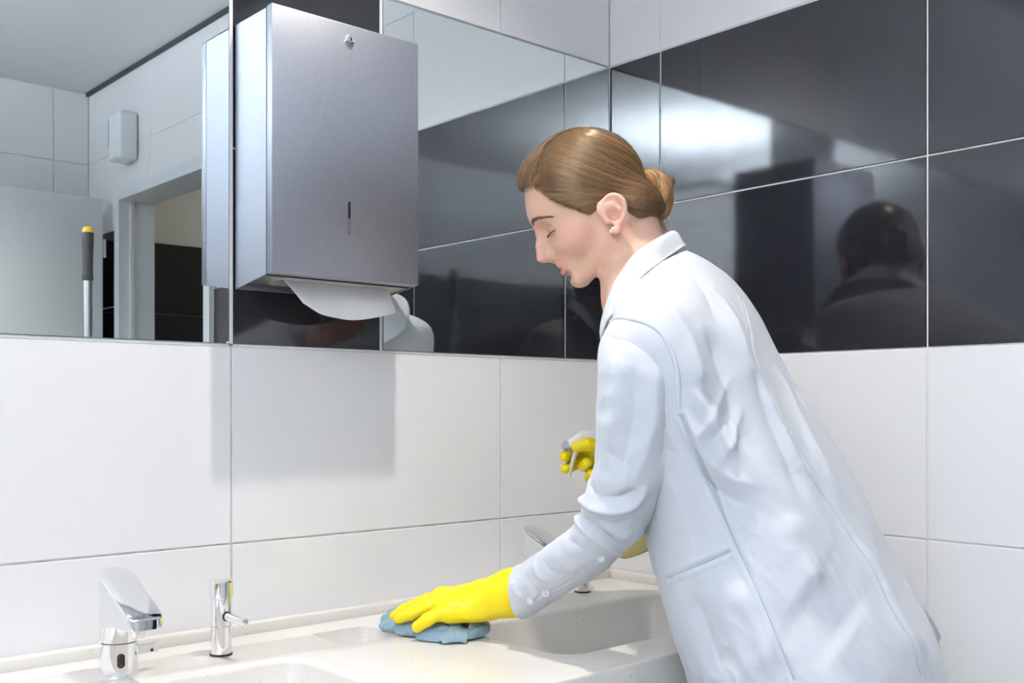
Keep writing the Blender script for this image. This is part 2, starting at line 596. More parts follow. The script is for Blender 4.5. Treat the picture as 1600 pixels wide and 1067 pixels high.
hd = lathe_obj('handle', [(0, 0), (0.026, 0), (0.026, 0.008), (0.009, 0.01), (0.009, 0.045), (0, 0.047)], (-0.735, -2.645, 1.05), M['alu'], door, axis=(0, 1, 0), seg=24)
tube('lever', [(-0.735, -2.607, 1.05), (-0.69, -2.607, 1.05), (-0.63, -2.607, 1.05)], 0.009, M['alu'], hd, 12)

# ---- mirrors (flush with the tiles): glass edge body + silvered face
def mirror(name, rect, label):
    x0, x1, z0, z1 = rect
    o = empty(name, ((x0 + x1) / 2, 0.0, z0))
    tag(o, label, 'mirror')
    z0 += 0.0025; z1 -= 0.002
    box('glass_edge', (x0, -0.0015, z0), (x1, 0.0025, z1), M['mirror_edge'], o)
    b = 0.0012
    box('silvered_face', (x0 + b, -0.0022, z0 + b), (x1 - b, -0.0015, z1 - b), M['mirror'], o)
    return o
mirror('wall_mirror', mir_l, 'wide wall mirror reflecting the doorway, ceiling and mop handle')
mirror('wall_mirror', mir_r, 'wall mirror between the towel dispenser and the tiled corner')

# ---- ceiling lamps
def downlight(x, y, label, power, color=SPOT_COLOR):
    o = empty('ceiling_downlight', (x, y, CEIL))
    tag(o, label, 'downlight', 'recessed ceiling downlights')
    lathe_obj('trim_ring', [(0.030, -0.001), (0.034, -0.006), (0.046, -0.004), (0.048, 0.0)], (x, y, CEIL), M['alu'], o, seg=36)
    lathe_obj('lens', [(0, -0.003), (0.030, -0.003)], (x, y, CEIL), M['emit_spot'], o, seg=36)
    L = bpy.data.lights.new('lamp', 'SPOT')
    L.energy = power; L.color = color; L.spot_size = math.radians(112); L.spot_blend = 1.0; L.shadow_soft_size = 0.018
    lo = bpy.data.objects.new('lamp', L)
    link(lo, o)
    lo.location = (0, 0, -0.03)
    return o
downlight(-0.70, -0.51, 'ceiling downlight above the towel dispenser', SPOT_POWER)
downlight(-2.11, -0.51, 'ceiling downlight at the far end of the counter', SPOT_POWER * 0.45)

downlight(-0.85, -2.05, 'added fill downlight in front of the open door', SPOT_POWER * 0.75)  # extra lamp added to brighten the door end of the room

def panel(x0, x1, y0, y1, label):  # added light source standing in for flash bounced off the ceiling
    o = empty('added_fill_panel', ((x0 + x1) / 2, (y0 + y1) / 2, CEIL - 0.36))
    tag(o, label, 'added fill light')
    z = CEIL - 0.34
    bm = bmesh.new()
    for lo, hi in (((x0, y0, z - 0.02), (x1, y0 + 0.02, z)), ((x0, y1 - 0.02, z - 0.02), (x1, y1, z)), ((x0, y0, z - 0.02), (x0 + 0.02, y1, z)), ((x1 - 0.02, y0, z - 0.02), (x1, y1, z))):
        bm_box(bm, lo, hi)
    from_bm('panel_frame', bm, M['plastic_white'], o)
    box('diffuser', (x0 + 0.02, y0 + 0.02, z - 0.012), (x1 - 0.02, y1 - 0.02, z - 0.008), M['emit_fill_panel'], o)
    box('upper_diffuser', (x0 + 0.02, y0 + 0.02, z - 0.007), (x1 - 0.02, y1 - 0.02, z - 0.003), M['emit_fill_panel_up'], o)
    for qx in (x0 + 0.06, x1 - 0.06):
        for qy in (y0 + 0.06, y1 - 0.06):
            lathe_obj('suspension_rod', [(0.003, 0), (0.003, 0.343)], (qx, qy, z - 0.003), M['alu'], o, seg=10)
panel(-2.75, -1.95, -1.95, -1.25, 'added fill light panel below the ceiling, standing in for a bounced flash')
cl = empty('added_corridor_lamp', (1.2, -2.2, CEIL))  # unseen lamp added to light the corridor
tag(cl, 'added round lamp lighting the corridor beyond the doorway', 'added lamp')
lathe_obj('lamp_shade', [(0, -0.07), (0.08, -0.06), (0.12, -0.03), (0.125, 0.0)], (1.2, -2.2, CEIL), M['plastic_white'], cl)
Lc = bpy.data.lights.new('lamp', 'POINT'); Lc.energy = 5; Lc.color = (1, 0.95, 0.86); Lc.shadow_soft_size = 0.1
lo = bpy.data.objects.new('lamp', Lc); link(lo, cl); lo.location = (0, 0, -0.2)
# ================================================================ counter
ZC = MB - 0.438
def rrect(cx, cy, hx, hy, r, n=8):
    P = []
    for (sx, sy, a0) in ((1, 1, 0), (-1, 1, 90), (-1, -1, 180), (1, -1, 270)):
        for k in range(n + 1):
            a = math.radians(a0 + 90 * k / n)
            P.append((cx + sx * (hx - r) + r * math.cos(a), cy + sy * (hy - r) + r * math.sin(a)))
    return P

def loft(bm, rings):
    R = [[bm.verts.new(p) for p in ring] for ring in rings]
    n = len(R[0])
    for A, B in zip(R, R[1:]):
        for k in range(n):
            bm.faces.new((A[k], A[(k + 1) % n], B[(k + 1) % n], B[k]))
    bm.faces.new(list(reversed(R[0])))
    bm.faces.new(R[-1])
    bmesh.ops.recalc_face_normals(bm, faces=bm.faces[:])

def basin_cutter(x0, x1, y0, y1, depth, r, fil, taper, bf):
    """solid of a basin: a fillet at the rim, tapering walls, a fillet at the bottom"""
    cx, cy, hx, hy = (x0 + x1) / 2, (y0 + y1) / 2, (x1 - x0) / 2, (y1 - y0) / 2
    rings = []
    def ring(off, z, shift=0):
        rings.append([(px, py + shift, z) for px, py in rrect(cx, cy, hx + off, hy + off, max(0.004, r + off))])
    ring(fil, ZC + 0.03)
    for k in range(7):
        a = math.radians(90 * k / 6)
        ring(fil * (1 - math.sin(a)), ZC + 0.0002 - fil * (1 - math.cos(a)))
    ring(-taper * 0.5, ZC - depth * 0.5)
    for k in range(7):
        a = math.radians(90 * k / 6)
        ring(-taper - bf * (1 - math.cos(a)), ZC - depth + bf * (1 - math.sin(a)))
    bm = bmesh.new()
    loft(bm, rings)
    me = bpy.data.meshes.new('cutter')
    bm.to_mesh(me); bm.free()
    o = bpy.data.objects.new('cutter', me)
    COL.objects.link(o)
    return o

YF = -0.522
counter = empty('washbasin_counter', (-1.4, -0.25, ZC))
tag(counter, 'long cream mineral worktop with moulded washbasins along the tiled wall', 'counter')
bm = bmesh.new()
bm_box(bm, (XL + 0.002, YF, ZC - 0.16), (-0.0006, -0.0006, ZC))
long_e = [e for e in bm.edges if all(abs(v.co.y - YF) < 1e-6 and v.co.z > ZC - 0.01 for v in e.verts)]
bmesh.ops.bevel(bm, geom=long_e, offset=0.004, segments=3, profile=0.5, affect='EDGES')
slab = from_bm('worktop', bm, M['stone'])
cut = [basin_cutter(-0.548, -0.09, -0.432, -0.185, 0.115, 0.035, 0.010, 0.03, 0.035),
       basin_cutter(-1.285, -0.832, -0.432, -0.185, 0.115, 0.035, 0.010, 0.03, 0.035),
       basin_cutter(-2.02, -1.57, -0.432, -0.185, 0.115, 0.035, 0.010, 0.03, 0.035),
       basin_cutter(-0.742, -0.640, -0.176, -0.071, 0.045, 0.016, 0.002, 0.006, 0.012)]
for c in cut:
    md = slab.modifiers.new('cut', 'BOOLEAN'); md.operation = 'DIFFERENCE'; md.object = c; md.solver = 'EXACT'
dg = bpy.context.evaluated_depsgraph_get()
me = bpy.data.meshes.new_from_object(slab.evaluated_get(dg))
slab.modifiers.clear()
slab.data = me
for c in cut:
    bpy.data.objects.remove(c)
me.shade_smooth(); me.set_sharp_from_angle(angle=math.radians(32))
slab.parent = counter; settle(slab)
def upstand(lo, hi):
    return box('upstand', lo, hi, M['stone'], counter, 0.004, 3)
upstand((XL + 0.002, -0.016, ZC - 0.002), (-0.0006, -0.0006, ZC + 0.018))
upstand((-0.016, YF, ZC - 0.002), (-0.0006, -0.0155, ZC + 0.018))
for bx in (-0.319, -1.058, -1.795):
    dr = lathe_obj('drain', [(0, 0.0), (0.018, 0.0), (0.020, 0.003), (0.027, 0.003), (0.028, 0.0)], (bx, -0.31, ZC - 0.1148), M['chrome'], counter, seg=32)

# cupboard carcass under the worktop
cab = empty('vanity_cabinet', (-1.5, -0.25, 0.12))
tag(cab, 'white base cabinet below the washbasin counter', 'cabinet')
box('body', (XL + 0.01, YF + 0.06, 0.12), (-0.01, -0.003, ZC - 0.161), M['door'], cab)
for k in range(5):
    d = box('door', (XL + 0.02 + k * 0.595, YF + 0.04, 0.13), (XL + 0.605 + k * 0.595, YF + 0.058, ZC - 0.17), M['door'], cab, 0.002)
    box('handle', (XL + 0.25 + k * 0.595, YF + 0.022, ZC - 0.20), (XL + 0.37 + k * 0.595, YF + 0.038, ZC - 0.188), M['alu'], d, 0.003)
box('plinth', (XL + 0.01, YF + 0.1, 0.0), (-0.01, -0.003, 0.12), M['gap'], cab)

# ================================================================ taps
def sensor_tap(x, y, label):
    o = empty('sensor_tap', (x, y, ZC))
    tag(o, label, 'tap', 'sensor taps on the counter')
    r = 0.0235
    # lower body
    zj = 0.043
    lathe_obj('lower_body', [(0, 0), (r + 0.0008, 0), (r + 0.0008, 0.003), (r, 0.0035), (r, zj - 0.0006), (r - 0.001, zj), (0, zj)], (x, y, ZC), M['chrome'], o, seg=64, smooth=30)
    # upper body + spout: plan outline swept up to one slanted plane
    n = 20
    Lf = 0.093             # how far the lip stands forward of the body axis
    out = []
    for k in range(n + 1):                       # back half circle, right (+x) to left
        a = math.pi * k / n
        out.append((r * math.cos(a), r * math.sin(a)))
    half = []
    yy = np.linspace(0, -(Lf - 0.012), 14)[1:]
    wl = [-(r - 0.001 * (-v / Lf)) for v in yy]
    left = [(a, b) for a, b in zip(wl, yy)]
    fr = 0.012
    for k in range(1, 7):
        a = math.radians(90 * k / 6)
        left.append((wl[-1] + fr - fr * math.cos(a), -(Lf - fr) - fr * math.sin(a)))
    right = [(-a, b) for a, b in left][::-1]
    outline = out + left + right
    ztop = lambda yv: 0.134 + (yv - r) * (0.134 - 0.086) / (Lf + r) if yv < r - 0.012 else 0.134 - (0.012) * (0.134 - 0.086) / (Lf + r) * (1) - 0.0
    def zt(yv):
        s = (0.135 - 0.083) / (Lf + r)
        return 0.137 + (yv - r) * s
    def zb(yv):
        if yv > -0.0004:
            return zj + 0.0006
        t = min(1, -yv / Lf)
        return 0.072 - 0.012 * (1 - t) ** 3.2
    bm = bmesh.new()
    top = [bm.verts.new((x + a, y + b, ZC + zt(b))) for a, b in outline]
    bot = [bm.verts.new((x + a, y + b, ZC + zb(b))) for a, b in outline]
    m = len(outline)
    for k in range(m):
        k2 = (k + 1) % m
        bm.faces.new((bot[k], bot[k2], top[k2], top[k]))
    # top and bottom as strips across the symmetric outline
    nl = len(left)
    L_i = [n + 1 + k for k in range(nl)]
    R_i = [m - 1 - k for k in range(nl)]
    seq = [(n - k, k) for k in range(n // 2, -1, -1)]
    pairs = [(n - k, k) for k in range(n // 2 - 1, -1, -1)] + list(zip(L_i, R_i))
    for arr, flip in ((top, False), (bot, True)):
        f0 = [arr[n // 2], arr[pairs[0][0]], arr[pairs[0][1]]]
        bm.faces.new(f0 if not flip else f0[::-1])
        for (a, b), (c, d) in zip(pairs, pairs[1:]):
            q = [arr[a], arr[c], arr[d], arr[b]]
            if len(set(q)) == 4:
                bm.faces.new(q if not flip else q[::-1])
    bmesh.ops.recalc_face_normals(bm, faces=bm.faces[:])
    te = [e for e in bm.edges if e.verts[0] in top and e.verts[1] in top and len(e.link_faces) == 2 and e.calc_face_angle(0) > 0.6]
    bmesh.ops.bevel(bm, geom=te, offset=0.0022, segments=3, profile=0.5, affect='EDGES')
    sp = from_bm('spout', bm, M['chrome'], o, 28)
    lathe_obj('upper_body', [(0, zj + 0.0006), (r - 0.0012, zj + 0.0006), (r - 0.0002, zj + 0.0014), (r - 0.0002, 0.080), (0, 0.081)], (x, y, ZC), M['chrome'], o, seg=64, smooth=30)
    ae = lathe_obj('aerator', [(0, -0.010), (0.0085, -0.0105), (0.0105, -0.010), (0.0115, -0.008), (0.0115, 0.003), (0, 0.004)], (x, y - Lf + 0.021, ZC + 0.0715), M['chrome'], o, seg=32)
    lathe_obj('strainer', [(0, 0), (0.008, 0)], (x, y - Lf + 0.021, ZC + 0.0606), M['dark'], ae, seg=24)
    # sensor window on the lower body
    bm = bmesh.new()
    ring = []
    for k in range(24):
        a = 2 * math.pi * k / 24
        px = 0.0048 * math.cos(a); pz = 0.0048 * math.sin(a) + (0.0045 if math.sin(a) > 0 else -0.0045)
        th = px / r + math.radians(-14)
        ring.append((x + (r + 0.0005) * math.sin(th), y - (r + 0.0005) * math.cos(th), ZC + 0.0225 + pz))
    vs = [bm.verts.new(p) for p in ring]
    bm.faces.new(vs)
    from_bm('sensor_window', bm, M['dark'], o)
    # mixing lever at the side
    bm = bmesh.new()
    P = [(0.018, 0.008), (0.046, 0.010), (0.050, 0.003), (0.050, -0.006), (0.018, -0.006)]
    A = [bm.verts.new((x + px, y - 0.006 + 0.012, ZC + 0.030 + pz)) for px, pz in P]
    B = [bm.verts.new((x + px, y - 0.006 - 0.004, ZC + 0.030 + pz * (0.8 if pz > 0 else 1))) for px, pz in P]
    bm.faces.new(A); bm.faces.new(B[::-1])
    for k in range(5):
        bm.faces.new((A[k], B[k], B[(k + 1) % 5], A[(k + 1) % 5]))
    bmesh.ops.recalc_face_normals(bm, faces=bm.faces[:])
    bmesh.ops.bevel(bm, geom=bm.edges[:], offset=0.0015, segments=2, affect='EDGES')
    lv = from_bm('mixing_lever', bm, M['chrome'], o, 40)
    lathe_obj('grub_hole', [(0, 0), (0.0022, 0)], (x + 0.040, y - 0.0101, ZC + 0.0275), M['dark'], lv, axis=(0, -1, 0), seg=16)
    return o
sensor_tap(-1.054, -0.122, 'chrome sensor tap with slanted top beside the soap pump, near the wide mirror')
sensor_tap(-0.317, -0.122, 'chrome sensor tap partly hidden behind the reaching sleeve')

def soap_pump(x, y, label):
    o = empty('soap_pump', (x, y, ZC))
    tag(o, label, 'soap dispenser', 'soap pumps on the counter')
    r = 0.0145
    lathe_obj('base_ring', [(0, 0), (r + 0.001, 0), (r + 0.001, 0.003), (0, 0.0032)], (x, y, ZC), M['dark'], o, seg=40)
    lathe_obj('lower_body', [(0, 0.003), (r, 0.003), (r, 0.0405), (r - 0.0006, 0.041), (0, 0.041)], (x, y, ZC), M['chrome'], o, seg=48, smooth=30)
    lathe_obj('upper_body', [(0, 0.041), (r - 0.0006, 0.0412), (r, 0.0418), (r, 0.0785), (0, 0.0786)], (x, y, ZC), M['chrome'], o, seg=48, smooth=30)
    lathe_obj('push_cap', [(0, 0.0786), (r + 0.0002, 0.0788), (r + 0.0018, 0.0800), (r + 0.0018, 0.1020), (r + 0.0006, 0.1036), (r - 0.003, 0.1044), (0, 0.1048)], (x, y, ZC), M['chrome'], o, seg=48, smooth=30)
    d = Vector((0.10, -1, -0.05)).normalized()
    s = lathe_obj('spout', [(0.0055, 0.010), (0.0055, 0.060), (0.0048, 0.0615), (0.0030, 0.0618), (0.0028, 0.056), (0, 0.056)], (x, y, ZC + 0.056), M['chrome'], o, axis=d, seg=28, smooth=30)
    lathe_obj('collar', [(0.0055, 0.0142), (0.0068, 0.0146), (0.0068, 0.0156), (0.0055, 0.016)], (x, y, ZC + 0.056), M['dark'], s, axis=d, seg=28)
    return o
soap_pump(-0.905, -0.108, 'slim chrome soap pump beside the fully visible sensor tap')
soap_pump(-0.172, -0.092, 'chrome soap pump half hidden below the sleeve near the corner')

# ================================================================ paper towel dispenser
DX0, DX1, DYF = -0.8304, -0.570, -0.116
ZB0, ZB1, ZT = MB + 0.0857, MB + 0.1016, MB + 0.4868
disp = empty('paper_towel_dispenser', ((DX0 + DX1) / 2, 0, ZB0))
tag(disp, 'brushed steel paper towel dispenser hung on the black tile strip between mirrors', 'dispenser')
def prism_x(bm, poly, x0, x1):
    A = [bm.verts.new((x0, a, b)) for a, b in poly]
    B = [bm.verts.new((x1, a, b)) for a, b in poly]
    n = len(poly)
    bm.faces.new(A); bm.faces.new(B[::-1])
    for k in range(n):
        bm.faces.new((A[k], B[k], B[(k + 1) % n], A[(k + 1) % n]))
    bmesh.ops.recalc_face_normals(bm, faces=bm.faces[:])
def sheet_bevel(bm, off=0.0012):
    bmesh.ops.bevel(bm, geom=bm.edges[:], offset=off, segments=2, profile=0.5, affect='EDGES')
yb = -0.0985
zb_at = lambda yv: ZB0 + (ZB1 - ZB0) * (yv / DYF)
# case: back, two sides and top as sheet metal
bm = bmesh.new()
th = 0.0015
side = [(-0.003, ZB0), (yb, zb_at(yb)), (yb, ZT), (-0.003, ZT)]
prism_x(bm, side, DX0, DX0 + th)
prism_x(bm, side, DX1 - th, DX1)
bm_box(bm, (DX0, -0.004, ZB0), (DX1, -0.003, ZT))
bm_box(bm, (DX0, yb, ZT - th), (DX1, -0.003, ZT))
from_bm('case', bm, M['steel'], disp)
# front door with folded edges
bm = bmesh.new()
prism_x(bm, [(yb - 0.0018, zb_at(yb)), (DYF, ZB1), (DYF, ZT + 0.001), (yb - 0.0018, ZT + 0.001)], DX0 - 0.0004, DX1 + 0.0004)
sheet_bevel(bm, 0.0016)
front = from_bm('front_door', bm, M['steel'], disp, 40)
# underside with a long rounded slot
ym = -0.062
bm = bmesh.new()
sx0, sx1 = DX0 + 0.030, DX1 - 0.030
hx, hy = (sx1 - sx0) / 2, 0.0165
inn = rrect((sx0 + sx1) / 2, ym, hx, hy, 0.0163, 8)
def ub(px, py, dz=0.0):
    return (px, py, zb_at(py) + 0.0015 + dz)
rim_in = [bm.verts.new(ub(a, b, 0.006)) for a, b in inn]
rim_mid = [bm.verts.new(ub((a - (sx0 + sx1) / 2) * (1 + 0.003 / hx) + (sx0 + sx1) / 2, (b - ym) * 1.14 + ym, -0.0022)) for a, b in inn]
rim_out = [bm.verts.new(ub((a - (sx0 + sx1) / 2) * (1 + 0.007 / hx) + (sx0 + sx1) / 2, (b - ym) * 1.40 + ym, 0.0)) for a, b in inn]
outer = []
cxm = (sx0 + sx1) / 2
for a, b in inn:
    # push to the rectangle border
    dx, dy = a - cxm, b - ym
    tx = ((DX1 - th - cxm) / abs(dx)) if abs(dx) > 1e-9 else 1e9
    ylim = (-0.004 - ym) if dy > 0 else (yb - ym)
    ty = (ylim / dy) if abs(dy) > 1e-9 else 1e9
    if abs(dx) > hx - 0.0163 - 1e-6 and ty > tx * 0.999 or tx < ty:
        outer.append((cxm + dx * tx, ym + max(min(dy * tx, -0.004 - ym), yb - ym)))
    else:
        outer.append((cxm + dx, ym + ylim))
# snap the corner rays onto the four corners
outv = [bm.verts.new(ub(a, b, 0.0)) for a, b in outer]
n = len(inn)
for A, B in ((rim_in, rim_mid), (rim_mid, rim_out), (rim_out, outv)):
    for k in range(n):
        bm.faces.new((A[k], A[(k + 1) % n], B[(k + 1) % n], B[k]))
for (qx, qy) in ((DX0 + th, yb), (DX1 - th, yb), (DX0 + th, -0.004), (DX1 - th, -0.004)):
    v = bm.verts.new(ub(qx, qy))
    near = sorted(range(n), key=lambda k: (outer[k][0] - qx) ** 2 + (outer[k][1] - qy) ** 2)
    best = None
    for k in range(n):
        k2 = (k + 1) % n
        on_x = abs(outer[k][0] - qx) < 2e-3 or abs(outer[k2][0] - qx) < 2e-3
        on_y = abs(outer[k][1] - qy) < 2e-3 or abs(outer[k2][1] - qy) < 2e-3
        if on_x and on_y and not (abs(outer[k][0] - outer[k2][0]) < 1e-4 or abs(outer[k][1] - outer[k2][1]) < 1e-4):
            best = (k, k2)
    if best:
        bm.faces.new((outv[best[0]], outv[best[1]], v))
bmesh.ops.recalc_face_normals(bm, faces=bm.faces[:])
bot = from_bm('slotted_base', bm, M['steel_in'], disp, 50)
# lock
lk = lathe_obj('lock', [(0.0, 0.0035), (0.0042, 0.0035), (0.0046, 0.0042), (0.0066, 0.0038), (0.0074, 0.0022), (0.0076, 0.0)], (-0.699, DYF, MB + 0.464), M['chrome'], disp, axis=(0, -1, 0), seg=36)
bm = bmesh.new()
lathe(bm, [(0, 0.0040), (0.0016, 0.0040)], (-0.699, DYF, MB + 0.4653), (0, -1, 0), 16)
bm_box(bm, (-0.6997, DYF - 0.0040, MB + 0.4610), (-0.6983, DYF - 0.0034, MB + 0.4650))
from_bm('keyhole', bm, M['dark'], lk)
# level window: dark slot, towels showing in its lower part
bm = bmesh.new()
pts = []
for k in range(24):
    a = 2 * math.pi * k / 24
    pts.append((-0.700 + 0.0024 * math.cos(a), MB + 0.194 + 0.0024 * math.sin(a) + (0.0225 if math.sin(a) > 0 else -0.0225)))
bm.faces.new([bm.verts.new((a, DYF - 0.0003, b)) for a, b in pts])
win = from_bm('level_slot', bm, M['dark'], disp)
bm = bmesh.new()
for k in range(9):
    z = MB + 0.1705 + k * 0.0026
    bm_box(bm, (-0.7020, DYF - 0.0006, z), (-0.6982, DYF - 0.0002, z + 0.0018))
from_bm('towel_edge', bm, M['steel_in'], win)

# paper towel hanging out of the slot
NU, NV = 40, 26
V = np.zeros((NV, NU, 3))
BT = spline([(-0.756, 0.0640), (-0.728, 0.0500), (-0.695, 0.0450), (-0.662, 0.0435), (-0.620, 0.0505), (-0.582, 0.0595)], NU)
for j in range(NV):
    v = j / (NV - 1)
    for i in range(NU):
        u = i / (NU - 1)
        xt, ztp = -0.790 + 0.193 * u, 0.104
        xx = xt + (BT[i, 0] - xt) * v
        zz = MB + ztp + (BT[i, 1] - ztp) * v
        yy = ym - 0.004 - 0.010 * math.sin(v * 1.5) * (0.6 + 0.4 * math.sin(3.0 * u + 0.2)) - 0.003 * math.sin(8 * u + 1.0) * v
        V[j, i] = (xx, yy, zz)
F = [(j * NU + i, j * NU + i + 1, (j + 1) * NU + i + 1, (j + 1) * NU + i) for j in range(NV - 1) for i in range(NU - 1)]
towel = from_vf('paper_towel', V.reshape(-1, 3), F, M['paper'], None, 180)
md = towel.modifiers.new('thickness', 'SOLIDIFY'); md.thickness = 0.0006
tag(towel, 'white paper towel hanging out of the dispenser slot', 'paper towel')

# ================================================================ things seen in the mirror
af = empty('air_freshener', (-0.002, -2.46, MB + 0.83))
tag(af, 'white air freshener box on the tiles above the doorway', 'air freshener')
bm = bmesh.new()
bm_box(bm, (-0.075, -2.515, MB + 0.83), (-0.0015, -2.405, MB + 1.01))
bmesh.ops.bevel(bm, geom=bm.edges[:], offset=0.016, segments=4, profile=0.6, affect='EDGES')
from_bm('housing', bm, M['plastic_white'], af, 50)
box('side_window', (-0.0745, -2.5150, MB + 0.885), (-0.050, -2.5035, MB + 0.992), M['plastic_blue'], af, 0.002)

mx, my = -0.597, -1.266
mop = empty('floor_mop', (mx, my, 0))
tag(mop, 'mop with silver handle, grey grip and yellow tip reflected in the wide mirror', 'mop')
lathe_obj('handle_pole', [(0, 0.06), (0.011, 0.06), (0.011, 1.53), (0, 1.53)], (mx, my, 0), M['alu'], mop, seg=24)
grip = lathe_obj('grip', [(0.0115, 1.520), (0.0135, 1.524), (0.0135, 1.535), (0.0125, 1.54), (0.0130, 1.58), (0.0145, 1.62), (0.0150, 1.640), (0.0140, 1.644), (0, 1.645)], (mx, my, 0), M['rubber'], mop, seg=28)
lathe_obj('end_cap', [(0.0142, 1.640), (0.0140, 1.648), (0.0110, 1.656), (0.005, 1.6595), (0, 1.660)], (mx, my, 0), M['yellow_plastic'], mop, seg=28)
lathe_obj('joint', [(0, 0.03), (0.018, 0.03), (0.018, 0.07), (0.013, 0.10), (0.011, 0.11)], (mx, my, 0), M['rubber'], mop, seg=24)
hp = box('mop_plate', (mx - 0.20, my - 0.05, 0.018), (mx + 0.20, my + 0.05, 0.034), M['rubber'], mop, 0.005)
box('mop_pad', (mx - 0.215, my - 0.065, 0.0), (mx + 0.215, my + 0.065, 0.018), M['plastic_white'], hp, 0.006)
# ================================================================ the person
def col_attr(me, name, C):
    a = me.color_attributes.new(name, 'FLOAT_COLOR', 'POINT')
    a.data.foreach_set('color', np.concatenate([np.asarray(C, np.float32), np.ones((len(C), 1), np.float32)], 1).ravel())

def attr_color(m, name, sock='Base Color'):
    a = nd(m, 'ShaderNodeVertexColor', layer_name=name)
    wire(m, a.outputs['Color'], bsdf(m).inputs[sock])
    return a

M['skin'] = mat('skin', (0.8, 0.55, 0.45), 0.46, Subsurface_Weight=0.25, Subsurface_Scale=0.006)
bsdf(M['skin']).inputs['Subsurface Radius'].default_value = (1.0, 0.35, 0.2)
attr_color(M['skin'], 'tone')
add_noise_bump(M['skin'], (420, 420, 420), 0.06, 0.0006, 3.0)
M['hair'] = mat('brown_hair', (0.2, 0.1, 0.05), 0.30, Specular_IOR_Level=0.75, Specular_Tint=(1.0, 0.85, 0.6, 1))
attr_color(M['hair'], 'strand')
M['trousers'] = mat('white_work_trousers', (0.72, 0.76, 0.80), 0.85)
M['shoe'] = mat('white_work_shoes', (0.70, 0.70, 0.70), 0.5)
M['pearl'] = mat('pearl_stud', (0.85, 0.84, 0.82), 0.15)

person = empty('person', (-0.27, -0.70, 0.0))
tag(person, 'woman in a pale blue lab coat and yellow gloves bending to wipe the counter', 'person')

# head frame: x forward out of the face, y to her left, z up the skull
TH = math.radians(27.0)
Rv = np.array([0.74712, -0.66469, 0.0]); Fv = np.array([0.66469, 0.74712, 0.0]); Uv = np.array([0, 0, 1.0])
PSI = math.radians(2.0)
side = -Fv * math.cos(PSI) - Rv * math.sin(PSI)
fwd0 = -Rv * math.cos(PSI) + Fv * math.sin(PSI)
HX = fwd0 * math.cos(TH) - Uv * math.sin(TH)
HZ = Uv * math.cos(TH) + fwd0 * math.sin(TH)
HY = side
HO = np.array((-0.4021, -0.3794, 1.4866))
HM = np.stack([HX, HY, HZ])          # rows: local axes in world
def h2w(P):                          # head millimetres -> world metres
    return HO + (np.asarray(P, float) * 0.001) @ HM
def w2h(P):
    return (np.asarray(P, float) - HO) @ HM.T * 1000.0

NECK_TOP = np.array([-16.0, 0, -18.0])
NECK_BASE = w2h((-0.3826, -0.4302, 1.3577))
CHEST = w2h((-0.3885, -0.4986, 1.2302))

def ab(p):
    q = p.copy(); q[:, 1] = np.abs(q[:, 1]); return q

def rotx(a):
    c, s = math.cos(a), math.sin(a); return np.array([[1, 0, 0], [0, c, -s], [0, s, c]])
def roty(a):
    c, s = math.cos(a), math.sin(a); return np.array([[c, 0, s], [0, 1, 0], [-s, 0, c]])

